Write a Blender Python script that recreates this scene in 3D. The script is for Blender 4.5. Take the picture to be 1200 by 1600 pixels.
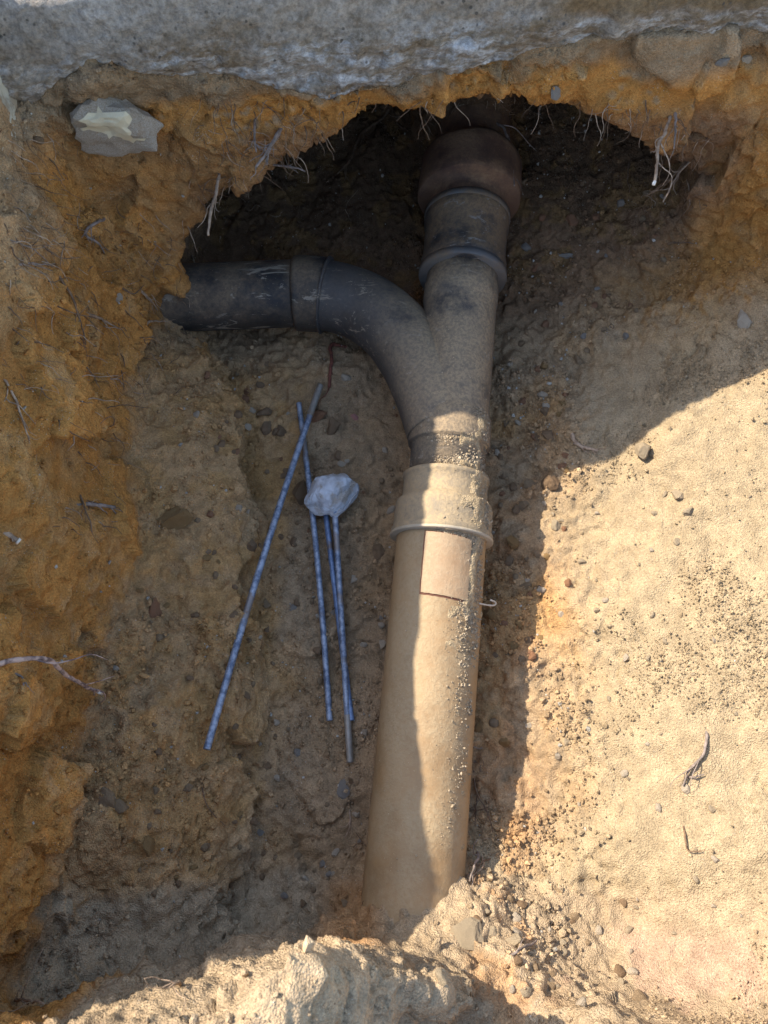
import bpy, math, random
import numpy as np
from mathutils import Vector, Matrix, Euler

R = math.radians
scene = bpy.context.scene
for o in list(bpy.data.objects):
    bpy.data.objects.remove(o)
rng = np.random.default_rng(7)
random.seed(7)

# ------------------------------------------------------------------ camera
PITCH = R(70.0)                    # below the horizon
CAM = Vector((0.0, 0.0, 0.65))     # 65 cm above the rim of the pit, z = 0
FPX = 1156.0                       # focal length in pixels of the 1200 x 1600 picture
cam_d = bpy.data.cameras.new('camera')
cam = bpy.data.objects.new('camera', cam_d)
scene.collection.objects.link(cam)
cam.location = CAM
cam.rotation_euler = (math.pi / 2 - PITCH, 0, 0)
cam_d.sensor_fit = 'VERTICAL'
cam_d.sensor_height = 36.0
cam_d.lens = 36.0 * FPX / 1600.0
cam_d.clip_start = 0.02
cam_d.clip_end = 500
cam_d.dof.use_dof = True
cam_d.dof.focus_distance = 1.30
cam_d.dof.aperture_fstop = 9.0
scene.camera = cam

# ------------------------------------------------------------------ sky, sun, exposure
SUN_TO = Vector((-1.0, 0.55, 1.0)).normalized()      # direction towards the sun
elev = math.asin(SUN_TO.z)
azim = math.atan2(SUN_TO.x, SUN_TO.y)                # clockwise from +Y
world = bpy.data.worlds.new('World')
scene.world = world
world.use_nodes = True
wn = world.node_tree
bg = wn.nodes['Background']
sky = wn.nodes.new('ShaderNodeTexSky')
sky.sky_type = 'NISHITA'
sky.sun_disc = False
sky.sun_elevation = elev
sky.sun_rotation = azim
sky.air_density = 1.0
sky.dust_density = 1.0
wn.links.new(sky.outputs['Color'], bg.inputs['Color'])
bg.inputs['Strength'].default_value = 0.15
sun_d = bpy.data.lights.new('sun', 'SUN')
sun_d.energy = 2.7
sun_d.angle = R(0.53)
sun_d.color = (1.0, 0.94, 0.84)
sun = bpy.data.objects.new('sun', sun_d)
scene.collection.objects.link(sun)
sun.rotation_euler = SUN_TO.to_track_quat('Z', 'Y').to_euler()
vs = scene.view_settings
vs.view_transform = 'Standard'
vs.look = 'None'
vs.exposure = 1.80
vs.gamma = 1.0
vs.use_curve_mapping = False
scene.render.engine = 'CYCLES'
scene.cycles.max_bounces = 8
scene.cycles.diffuse_bounces = 4
scene.cycles.use_denoising = True

# ------------------------------------------------------------------ helpers
FWD = np.array([0, math.cos(PITCH), -math.sin(PITCH)])
UPV = np.array([0, math.sin(PITCH), math.cos(PITCH)])


def ray(px, py):
    d = FWD * FPX + np.array([1.0, 0, 0]) * (px - 600) - UPV * (py - 800)
    return d / FPX                    # unit depth along the optical axis


def at(px, py, z):
    d = ray(px, py)
    t = (z - CAM.z) / d[2]
    return np.array(CAM) + d * t


TBL = rng.random(65536) * 2 - 1


def vnoise(p, seed=0):
    i = np.floor(p).astype(np.int64)
    f = p - i
    f = f * f * f * (f * (f * 6 - 15) + 10)
    out = np.zeros(len(p))
    for a in (0, 1):
        wx = f[:, 0] if a else 1 - f[:, 0]
        for b in (0, 1):
            wy = f[:, 1] if b else 1 - f[:, 1]
            for c in (0, 1):
                wz = f[:, 2] if c else 1 - f[:, 2]
                h = ((i[:, 0] + a) * 73856093) ^ ((i[:, 1] + b) * 19349663) ^ ((i[:, 2] + c) * 83492791) ^ (seed * 2654435)
                h = (h ^ (h >> 13)) & 65535
                out += wx * wy * wz * TBL[h]
    return out


def fbm(p, freq, octaves=3, seed=0, gain=0.5):
    out = np.zeros(len(p))
    a = 1.0
    for k in range(octaves):
        out += a * vnoise(p * freq + 17.3 * k, seed + k * 7)
        a *= gain
        freq *= 2.03
    return out


def sstep(a, b, x):
    t = np.clip((x - a) / (b - a), 0, 1)
    return t * t * (3 - 2 * t)


def smin(a, b, k):
    h = np.clip(0.5 + 0.5 * (b - a) / k, 0, 1)
    return b * (1 - h) + a * h - k * h * (1 - h)


def smax(a, b, k):
    return -smin(-a, -b, k)


def mesh_np(name, verts, faces, smooth=True):
    """faces: (n,3) or (n,4) array, or list of tuples"""
    me = bpy.data.meshes.new(name)
    verts = np.asarray(verts, dtype=np.float32)
    if isinstance(faces, np.ndarray):
        n, k = faces.shape
        me.vertices.add(len(verts))
        me.vertices.foreach_set('co', verts.ravel())
        me.loops.add(n * k)
        me.loops.foreach_set('vertex_index', faces.astype(np.int32).ravel())
        me.polygons.add(n)
        me.polygons.foreach_set('loop_start', np.arange(n, dtype=np.int32) * k)
        me.update(calc_edges=True)
    else:
        me.from_pydata([tuple(map(float, v)) for v in verts], [], faces)
        me.update()
    me.polygons.foreach_set('use_smooth', np.full(len(me.polygons), smooth))
    return me


def link(name, me, mat=None, parent=None):
    o = bpy.data.objects.new(name, me)
    scene.collection.objects.link(o)
    if mat is not None and not me.materials:
        me.materials.append(mat)
    if parent is not None:
        o.parent = parent
    return o


def tag(o, label=None, cat=None, group=None, kind=None):
    if label: o['label'] = label
    if cat: o['category'] = cat
    if group: o['group'] = group
    if kind: o['kind'] = kind
    return o


def set_col(me, cols, name='soil'):
    a = me.color_attributes.new(name, 'FLOAT_COLOR', 'POINT')
    c = np.ones((len(cols), 4), dtype=np.float32)
    c[:, :3] = cols
    a.data.foreach_set('color', c.ravel())


class NT:
    """tiny node-tree writer"""
    def __init__(self, name):
        self.m = bpy.data.materials.new(name)
        self.m.use_nodes = True
        self.t = self.m.node_tree
        self.b = self.t.nodes['Principled BSDF']
        self.pos = self.t.nodes.new('ShaderNodeTexCoord').outputs['Object']

    def n(self, typ, **kw):
        nd = self.t.nodes.new(typ)
        for k, v in kw.items():
            setattr(nd, k, v)
        return nd

    def put(self, sock, v):
        if isinstance(v, bpy.types.NodeSocket):
            self.t.links.new(v, sock)
        elif isinstance(v, (tuple, list)) and len(v) == 3 and sock.type == 'RGBA':
            sock.default_value = (*v, 1)
        else:
            sock.default_value = v

    def noise(self, scale, detail=4, rough=0.55, vec=None, dist=0.0):
        nd = self.n('ShaderNodeTexNoise')
        self.put(nd.inputs['Vector'], vec or self.pos)
        nd.inputs['Scale'].default_value = scale
        nd.inputs['Detail'].default_value = detail
        nd.inputs['Roughness'].default_value = rough
        nd.inputs['Distortion'].default_value = dist
        return nd.outputs['Fac']

    def voro(self, scale, feature='F1', vec=None, out='Distance', rand=1.0):
        nd = self.n('ShaderNodeTexVoronoi', feature=feature)
        self.put(nd.inputs['Vector'], vec or self.pos)
        nd.inputs['Scale'].default_value = scale
        nd.inputs['Randomness'].default_value = rand
        return nd.outputs[out]

    def stretch(self, s):
        nd = self.n('ShaderNodeMapping')
        self.put(nd.inputs['Vector'], self.pos)
        nd.inputs['Scale'].default_value = s
        return nd.outputs[0]

    def ramp(self, fac, lo, hi, a=0.0, b=1.0):
        nd = self.n('ShaderNodeMapRange')
        nd.interpolation_type = 'SMOOTHSTEP'
        self.put(nd.inputs['Value'], fac)
        for k, v in (('From Min', lo), ('From Max', hi), ('To Min', a), ('To Max', b)):
            nd.inputs[k].default_value = v
        return nd.outputs[0]

    def math(self, op, a, b=0.0):
        nd = self.n('ShaderNodeMath', operation=op)
        self.put(nd.inputs[0], a)
        self.put(nd.inputs[1], b)
        return nd.outputs[0]

    def mix(self, fac, a, b, mode='MIX'):
        nd = self.n('ShaderNodeMix', data_type='RGBA', blend_type=mode)
        self.put(nd.inputs[0], fac)
        self.put(nd.inputs[6], a)
        self.put(nd.inputs[7], b)
        return nd.outputs[2]

    def attr(self, name):
        return self.n('ShaderNodeAttribute', attribute_name=name).outputs['Color']

    def normal_z(self):
        g = self.n('ShaderNodeNewGeometry')
        s = self.n('ShaderNodeSeparateXYZ')
        self.t.links.new(g.outputs['Normal'], s.inputs[0])
        return s.outputs[2]

    def bump(self, h, dist, strength=1.0, prev=None):
        nd = self.n('ShaderNodeBump')
        self.put(nd.inputs['Height'], h)
        nd.inputs['Distance'].default_value = dist
        nd.inputs['Strength'].default_value = strength
        if prev is not None:
            self.t.links.new(prev, nd.inputs['Normal'])
        return nd.outputs[0]

    def done(self, col, rough=0.9, normal=None, metal=0.0, spec=0.3):
        self.put(self.b.inputs['Base Color'], col)
        self.put(self.b.inputs['Roughness'], rough)
        self.put(self.b.inputs['Metallic'], metal)
        self.b.inputs['Specular IOR Level'].default_value = spec
        if normal is not None:
            self.t.links.new(normal, self.b.inputs['Normal'])
        return self.m


# ------------------------------------------------------------------ materials
M = {}


def soil_mat():
    t = NT('soil')
    c = t.attr('soil')
    v = t.ramp(t.noise(38, 6, 0.6), 0.3, 0.72, 0.80, 1.14)
    c = t.mix(1.0, c, t.n2rgb(v) if hasattr(t, 'n2rgb') else v, 'MULTIPLY')
    f = t.ramp(t.noise(330, 3, 0.7), 0.32, 0.7, 0.78, 1.18)
    c = t.mix(1.0, c, f, 'MULTIPLY')
    # pale grit grains and dark humus specks
    cell = t.voro(210)
    grit = t.math('MULTIPLY', t.ramp(cell, 0.20, 0.13), t.ramp(t.noise(23, 3), 0.50, 0.60))
    c = t.mix(t.math('MULTIPLY', grit, 0.55), c, (0.50, 0.43, 0.33))
    dk = t.math('MULTIPLY', t.ramp(t.voro(120), 0.17, 0.10), t.ramp(t.noise(15, 3), 0.54, 0.62))
    c = t.mix(t.math('MULTIPLY', dk, 0.6), c, (0.03, 0.022, 0.015))
    b1 = t.bump(t.noise(190, 6, 0.7), 0.005, 0.42)
    b2 = t.bump(t.voro(420), 0.0025, 0.7, b1)
    b3 = t.bump(t.ramp(cell, 0.22, 0.05), 0.0016, 0.6, b2)
    return t.done(c, 0.95, b3, spec=0.15)


M['soil'] = soil_mat()


def stone_mat(name, c1, c2, dust=(0.25, 0.17, 0.09), dustamt=0.5, scale=60):
    t = NT(name)
    c = t.mix(t.ramp(t.noise(scale, 5), 0.35, 0.65), c1, c2)
    c = t.mix(t.math('MULTIPLY', t.ramp(t.noise(scale * 2.3, 4), 0.42, 0.6), dustamt), c, dust)
    b = t.bump(t.noise(scale * 5, 5, 0.65), 0.003, 0.7)
    return t.done(c, 0.88, b, spec=0.25)


M['stone_brown'] = stone_mat('stone_brown', (0.22, 0.13, 0.065), (0.15, 0.09, 0.05))
M['stone_grey'] = stone_mat('stone_grey', (0.27, 0.24, 0.20), (0.18, 0.155, 0.13))
M['stone_pale'] = stone_mat('stone_pale', (0.48, 0.39, 0.28), (0.36, 0.28, 0.19), dustamt=0.45)
M['stone_pink'] = stone_mat('stone_pink', (0.48, 0.22, 0.18), (0.38, 0.17, 0.13), dustamt=0.2)
M['stone_red'] = stone_mat('stone_red', (0.27, 0.11, 0.05), (0.20, 0.09, 0.045))
M['clod'] = stone_mat('clod', (0.27, 0.18, 0.10), (0.20, 0.13, 0.07), dustamt=0.6, scale=40)
M['clod_tan'] = stone_mat('clod_tan', (0.38, 0.29, 0.18), (0.31, 0.23, 0.14), dust=(0.3, 0.22, 0.13), scale=40)
M['clod_ochre'] = stone_mat('clod_ochre', (0.27, 0.15, 0.045), (0.21, 0.12, 0.045), scale=40)


def concrete_slab_mat():
    t = NT('concrete_slab')
    s = t.n('ShaderNodeSeparateXYZ'); t.put(s.inputs[0], t.pos)
    c = t.mix(t.ramp(t.noise(12, 7, 0.65), 0.30, 0.70), (0.45, 0.385, 0.315), (0.33, 0.275, 0.215))
    low = t.ramp(s.outputs[2], -0.035, -0.085)                    # broken lower part of the pour
    c = t.mix(t.math('MULTIPLY', low, t.ramp(t.noise(18, 6, 0.65), 0.36, 0.62, 0.1, 0.85)), c, (0.27, 0.20, 0.125))
    st = t.stretch((1.0, 1.0, 3.0))
    mud = t.math('MULTIPLY', t.ramp(t.noise(7, 8, 0.72, st), 0.40, 0.66), t.ramp(s.outputs[2], 0.0, -0.06))
    c = t.mix(t.math('MULTIPLY', mud, 0.8), c, (0.20, 0.13, 0.065))
    lime_and_sunspot = t.math('MULTIPLY', t.ramp(t.noise(15, 8, 0.75, t.stretch((1, 1, 3.0))), 0.44, 0.64), low)
    c = t.mix(t.math('MULTIPLY', lime_and_sunspot, 0.85), c, (0.66, 0.64, 0.62))
    right = t.math('MULTIPLY', t.ramp(s.outputs[0], 0.20, 0.26), t.ramp(t.math('ADD', s.outputs[2], t.math('MULTIPLY', t.noise(9, 5), 0.06)), -0.045, -0.02))
    c = t.mix(t.math('MULTIPLY', right, 0.92), c, (0.225, 0.14, 0.065))
    pit = t.ramp(t.voro(75), 0.22, 0.12)
    c = t.mix(t.math('MULTIPLY', pit, t.ramp(t.noise(12), 0.5, 0.6)), c, (0.12, 0.10, 0.08))
    c = t.mix(t.math('MULTIPLY', t.ramp(t.noise(34, 6, 0.7), 0.52, 0.66), 0.6), c, (0.20, 0.145, 0.09))
    c = t.mix(1.0, c, t.ramp(t.noise(140, 5, 0.7), 0.3, 0.7, 0.66, 1.25), 'MULTIPLY')
    b = t.bump(t.noise(60, 8, 0.72), 0.016, 0.9)
    b = t.bump(t.noise(330, 4, 0.6), 0.003, 0.8, b)
    return t.done(c, 0.9, b, spec=0.2)


M['slab'] = concrete_slab_mat()


def concrete_mat(name, c1, c2, stain):
    t = NT(name)
    c = t.mix(t.ramp(t.noise(30, 6), 0.38, 0.62), c1, c2)
    c = t.mix(t.math('MULTIPLY', t.ramp(t.noise(45, 5), 0.48, 0.62), 0.75), c, stain)
    ag = t.math('MULTIPLY', t.ramp(t.voro(260), 0.25, 0.12), t.ramp(t.noise(50), 0.5, 0.6))
    c = t.mix(ag, c, (0.10, 0.095, 0.09))
    b = t.bump(t.noise(150, 5, 0.7), 0.005, 0.8)
    return t.done(c, 0.85, b, spec=0.25)


M['lump'] = concrete_mat('concrete_lump', (0.60, 0.60, 0.60), (0.42, 0.41, 0.40), (0.38, 0.31, 0.23))
M['old_concrete'] = concrete_mat('old_concrete', (0.46, 0.38, 0.285), (0.56, 0.47, 0.36), (0.36, 0.25, 0.15))
M['pale_concrete'] = concrete_mat('pale_concrete', (0.52, 0.47, 0.36), (0.42, 0.37, 0.28), (0.30, 0.23, 0.15))
M['lime_and_sunspot'] = stone_mat('painted_sunspot', (0.85, 0.74, 0.50), (0.80, 0.66, 0.42), dustamt=0.15, scale=90)  # cream colour stands in for sunlight on the concrete block


def pipe_mat(name, base, dust, dlo, dhi, rough, scratch=None, topdust=0.75, stain=None, dust_x=None):
    t = NT(name)
    nz = t.normal_z()
    c = t.mix(t.ramp(t.noise(18, 5), 0.35, 0.65), base, tuple(x * 0.8 for x in base))
    if stain:
        c = t.mix(t.math('MULTIPLY', t.ramp(t.noise(13, 5, 0.6), 0.50, 0.62), 0.8), c, stain)
    d = t.ramp(t.noise(11, 7, 0.68), dlo, dhi)
    up = t.ramp(nz, -0.1, 0.75, 0.25, 1.0)
    d = t.math('MULTIPLY', t.math('MULTIPLY', d, up), topdust)
    fine = t.ramp(t.noise(160, 4, 0.7), 0.36, 0.62, 0.55, 1.0)
    d = t.math('MULTIPLY', d, fine)
    if dust_x:                                   # dust lies thicker towards the main run
        sx = t.n('ShaderNodeSeparateXYZ'); t.put(sx.inputs[0], t.pos)
        d = t.math('MULTIPLY', d, t.ramp(t.math('ADD', sx.outputs[0], t.math('MULTIPLY', t.noise(16, 5), 0.10)), *dust_x))
    c = t.mix(d, c, dust)
    if scratch:
        wrap = t.noise(30, 5, 0.75, t.stretch((0.45, 1.6, 1.6)), 1.2)
        sc = t.math('MULTIPLY', t.ramp(wrap, 0.575, 0.63), t.ramp(t.noise(9, 3), 0.42, 0.55))
        c = t.mix(t.math('MULTIPLY', sc, 0.8), c, scratch)
    spk = t.math('MULTIPLY', t.ramp(t.voro(190), 0.13, 0.08), t.ramp(t.noise(20), 0.47, 0.58))
    c = t.mix(t.math('MULTIPLY', spk, 0.7), c, tuple(min(1, x * 1.25) for x in dust))
    rr = t.math('ADD', t.math('MULTIPLY', d, 0.45), rough)
    b = t.bump(d, 0.0015, 0.7)
    b = t.bump(t.noise(300, 4, 0.7), 0.0010, 0.6, b)
    return t.done(c, rr, b, spec=0.28)


M['brown_pipe'] = pipe_mat('brown_plastic', (0.33, 0.200, 0.090), (0.40, 0.293, 0.165), 0.28, 0.62, 0.45, topdust=0.85)
M['patch'] = pipe_mat('patch_plastic', (0.35, 0.215, 0.11), (0.41, 0.30, 0.18), 0.25, 0.55, 0.5, topdust=0.8)
M['black_pipe'] = pipe_mat('black_plastic', (0.036, 0.033, 0.030), (0.33, 0.225, 0.125), 0.34, 0.64, 0.55,
                           scratch=(0.34, 0.28, 0.20), topdust=0.55)
M['black_elbow'] = pipe_mat('black_elbow_plastic', (0.036, 0.034, 0.032), (0.36, 0.255, 0.145), 0.28, 0.60, 0.55,
                            scratch=(0.34, 0.28, 0.20), topdust=0.7)
M['black_dusty'] = pipe_mat('dusty_black_plastic', (0.055, 0.052, 0.050), (0.40, 0.28, 0.155), 0.24, 0.52, 0.50, topdust=0.92,
                            scratch=(0.32, 0.25, 0.17), dust_x=(-0.02, 0.17, 0.14, 0.92))
M['grey_coupling'] = pipe_mat('dusty_coupling', (0.21, 0.175, 0.125), (0.43, 0.305, 0.165), 0.22, 0.50, 0.45, topdust=0.9)
M['upper_coupling'] = pipe_mat('upper_coupling_plastic', (0.050, 0.046, 0.042), (0.31, 0.19, 0.09), 0.32, 0.54, 0.55,
                               scratch=(0.28, 0.24, 0.19), topdust=0.7)
M['pale_ring'] = pipe_mat('pale_ring', (0.12, 0.112, 0.10), (0.20, 0.13, 0.07), 0.38, 0.56, 0.5, topdust=0.9)
M['lip'] = pipe_mat('dusty_lip', (0.42, 0.35, 0.25), (0.50, 0.39, 0.25), 0.3, 0.6, 0.5, topdust=0.8)
M['clay'] = pipe_mat('glazed_clay', (0.125, 0.067, 0.040), (0.27, 0.155, 0.080), 0.36, 0.60, 0.75, topdust=0.9, stain=(0.075, 0.04, 0.026))


def seam_mat():
    t = NT('seam')
    return t.done(t.mix(t.noise(60), (0.10, 0.035, 0.02), (0.17, 0.07, 0.04)), 0.8)


M['seam'] = seam_mat()


def rebar_mat(name, steel, pale, rust, rustlo):
    t = NT(name)
    c = t.mix(t.ramp(t.noise(60, 7, 0.75), 0.36, 0.64), steel, pale)
    st = t.ramp(t.noise(16, 4), rustlo, rustlo + 0.1)
    c = t.mix(t.math('MULTIPLY', st, 0.85), c, rust)
    b = t.bump(t.noise(500, 3), 0.0008, 0.6)
    return t.done(c, 0.5, b, metal=0.35, spec=0.5)


M['rebar'] = rebar_mat('rebar_steel', (0.10, 0.125, 0.175), (0.37, 0.40, 0.45), (0.24, 0.19, 0.15), 0.54)
M['rebar_dark'] = rebar_mat('rebar_dark_steel', (0.10, 0.14, 0.23), (0.20, 0.27, 0.40), (0.16, 0.11, 0.07), 0.60)
M['rebar_dull'] = rebar_mat('rebar_dull_steel', (0.26, 0.22, 0.17), (0.36, 0.31, 0.25), (0.22, 0.16, 0.10), 0.50)


def root_mat(name, c1, c2):
    t = NT(name)
    c = t.mix(t.ramp(t.noise(90, 4), 0.4, 0.6), c1, c2)
    return t.done(c, 0.8, t.bump(t.noise(400, 3), 0.001, 0.6), spec=0.25)


M['root_brown'] = root_mat('root_brown', (0.20, 0.12, 0.065), (0.12, 0.07, 0.04))
M['root_grey'] = root_mat('root_grey', (0.27, 0.205, 0.16), (0.17, 0.13, 0.10))
M['root_pale'] = root_mat('root_pale', (0.40, 0.28, 0.18), (0.24, 0.16, 0.10))
M['root_pink'] = root_mat('root_pink', (0.50, 0.33, 0.24), (0.16, 0.10, 0.08))
M['root_red'] = root_mat('root_red', (0.22, 0.07, 0.04), (0.12, 0.04, 0.025))
M['cut_end'] = root_mat('cut_wood', (0.78, 0.70, 0.58), (0.65, 0.55, 0.42))
M['wire'] = root_mat('pale_wire', (0.62, 0.50, 0.36), (0.50, 0.40, 0.28))

# ------------------------------------------------------------------ the pit, as a volume carved out of the ground
SBX = [-1.6, -0.62, -0.50, -0.47, -0.43, -0.395, -0.365, -0.33, -0.26, -0.20, -0.155, -0.12, -0.08, -0.03, 0.037, 0.10, 0.17, 0.255, 0.30, 0.36, 0.44, 0.56, 0.8, 1.9]
SBZ = [-0.13, -0.130, -0.130, -0.115, -0.088, -0.076, -0.082, -0.102, -0.112, -0.116, -0.136, -0.148, -0.158, -0.146, -0.142, -0.134, -0.124, -0.112, -0.104, -0.100, -0.104, -0.114, -0.11, -0.1]
VOX = 0.016
X0, X1, Y0, Y1, Z0, Z1 = -0.95, 1.20, -0.62, 1.75, -0.95, 0.26


def pipe_x(y): return 0.062 + 0.100 * y
def pipe_z(y): return -0.645 + 0.070 * y
def face_y(x): return 0.950 + 0.110 * x             # foundation face


def floor_h(x, y, n1):
    s = x - pipe_x(y)
    # the left bank reaches further into the pit in its near half
    b = np.interp(y, [-0.3, 0.0, 0.3, 0.55, 0.70, 0.82, 0.95], [0.02, 0.02, -0.03, -0.075, -0.12, -0.22, -0.26])
    b = b + 0.02 * n1
    sl = np.where(s < -0.08, s - b * np.clip((-s - 0.08) / 0.15, 0, 1), s)
    h = np.interp(sl, [-0.75, -0.60, -0.52, -0.45, -0.39, -0.315, -0.285, -0.10, 0.0, 0.10, 0.19, 0.26, 0.45, 0.65, 0.9, 1.2],
                  [-0.40, -0.47, -0.52, -0.55, -0.575, -0.605, -0.702, -0.715, -0.715, -0.705, -0.685, -0.650, -0.545, -0.465, -0.345, -0.20])
    # ramp of loose soil over the near end of the pipe
    h = h + 0.13 * np.exp(-(((x - 0.11) / 0.15) ** 2 + ((y + 0.265) / 0.085) ** 2))
    h = h + 0.05 * np.exp(-(((x + 0.40) / 0.06) ** 2 + ((y + 0.06) / 0.09) ** 2))
    ramp = -0.580 - 1.0 * (y + 0.180) - np.where(s < 0, (s / 0.13) ** 2 * 0.16, (s / 0.22) ** 2 * 0.08)
    h = smax(h, np.minimum(ramp, -0.34), 0.05)
    # under the foundation the bed climbs towards the back
    h = h + np.where(s > 0, 0.30, 0.10) * np.clip(y - 0.92, 0, 1) * sstep(0.0, 0.12, np.abs(s))
    # pipe trench a little fuller where the branch leaves it
    h = h + 0.035 * np.exp(-(((x + 0.16) / 0.16) ** 2 + ((y - 0.80) / 0.12) ** 2))
    return h


def density(p):
    x, y, z = p[:, 0], p[:, 1], p[:, 2]
    n1 = fbm(p, 4.5, 2, 11)
    n2 = fbm(p * np.array([1, 1, 0.6]), 11.0, 3, 23)
    F = floor_h(x, y, n1)
    f_air = (z - F) * 0.86 + 0.010 * n2
    XL = np.interp(z, [-0.8, -0.6, -0.5, -0.4, -0.3, -0.2, -0.08, 0.0], [-0.405, -0.423, -0.440, -0.462, -0.478, -0.490, -0.490, -0.492])
    calm = 1 - 0.85 * sstep(-0.12, -0.03, z)
    XL = XL + (0.022 * n1 + 0.016 * n2) * calm - 0.02 * sstep(0.2, -0.15, y)
    XL = XL + 0.055 * np.exp(-((y - 0.93) / 0.10) ** 2) * sstep(-0.35, -0.5, z)
    l_air = x - XL
    YB = face_y(x) - 0.005 + 0.03 * sstep(-0.10, -0.20, z) * sstep(0.1, -0.4, x) + 0.012 * n1 + 0.012 * n2
    YB = YB - 0.09 * sstep(0.60, 0.70, x + 0.02 * n2) * sstep(-0.14, -0.28, z)
    b_air = YB - y
    YN = np.interp(x, [-0.55, -0.31, -0.2, -0.07, 0.0, 0.1, 0.3, 0.6, 1.0], [-0.255, -0.218, -0.192, -0.172, -0.185, -0.215, -0.245, -0.275, -0.31])
    YN = YN - 0.03 * sstep(-0.15, -0.45, z) + 0.012 * n1 + 0.012 * n2
    k_air = y - YN
    pit = smin(smin(f_air, l_air, 0.018), smin(b_air, k_air, 0.05), 0.05)
    # hollow scraped out underneath the foundation
    C = np.interp(x, [-0.48, -0.42, -0.37, -0.30, -0.19, -0.10, -0.04, 0.06, 0.13, 0.21, 0.28, 0.38, 0.49, 0.56, 0.60, 0.63, 0.66],
                  [-0.85, -0.60, -0.46, -0.395, -0.315, -0.25, -0.228, -0.215, -0.205, -0.208, -0.218, -0.245, -0.325, -0.41, -0.50, -0.65, -0.9])
    C = C - 0.22 * np.clip(y - 0.98, 0, 1) + 0.014 * n2
    c_air = (C - z) * np.clip(1.0 - 0.45 * np.clip(np.abs(x - 0.1) - 0.25, 0, 1) / 0.3, 0.45, 1)
    back = 1.50 - 0.21 * np.exp(-((x - 0.185) / 0.13) ** 4)
    cav = smin(smin(c_air, back + 0.03 * n1 - y, 0.06), smin(f_air, y - 0.7, 0.04), 0.03)
    air = smax(pit, cav, 0.03)
    # branch trench running into the left wall
    br = 0.082 + 0.006 * n2 - np.sqrt((y - 0.955) ** 2 + (z + 0.615) ** 2)
    br = np.minimum(br, -x + 0.0)
    br = np.minimum(br, x + 0.42)
    air = smax(air, br, 0.015)
    # top of the ground; a crest of spoil along the near rim
    top = -0.004 + 0.006 * n2
    for gap in (((0.273, -0.215, -0.377), (0.345, -0.262, -0.325), 0.020), ((0.33, -0.235, -0.30), (0.42, -0.25, -0.29), 0.012)):
        A, B = np.array(gap[0]), np.array(gap[1])
        tt = np.clip(((p - A) @ (B - A)) / ((B - A) @ (B - A)), 0, 1)
        air = smax(air, gap[2] + 0.006 * n2 - np.linalg.norm((p - A - tt[:, None] * (B - A)) * np.array([1, 0.8, 1.2]), axis=1), 0.006)
    crest = np.interp(x, [-0.6, -0.35, -0.2, -0.05, 0.02, 0.1, 0.17, 0.25, 0.5, 1.0], [-0.05, -0.105, -0.125, -0.15, -0.24, -0.32, -0.31, -0.24, -0.13, 0.0])
    nearz = crest + 0.03 * n1 + 0.018 * n2 - 0.16 * sstep(-0.205, -0.29, y + 0.02 * n1) + 0.10 * sstep(-0.32, -0.6, y)
    w = sstep(-0.06, -0.12, y)
    top = top * (1 - w) + nearz * w
    under = sstep(-0.075, -0.055, y - face_y(x)) * sstep(-0.60, -0.57, x)
    ztop_u = np.interp(x, SBX, SBZ) + 0.008
    # unseen earth heap added on the left rim to shadow the pipe
    shadow_berm = np.interp(y, [-0.15, 0.2, 0.36, 0.81, 0.985, 1.03], [0.0, 0.035, 0.062, 0.140, 0.165, -0.02])
    top = top * (1 - under) + ztop_u * under
    top = top + shadow_berm * sstep(-0.50, -0.605, x) * (1 - 0.8 * sstep(-0.66, -0.93, x))
    return smax(air, z - top, 0.012)


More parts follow.
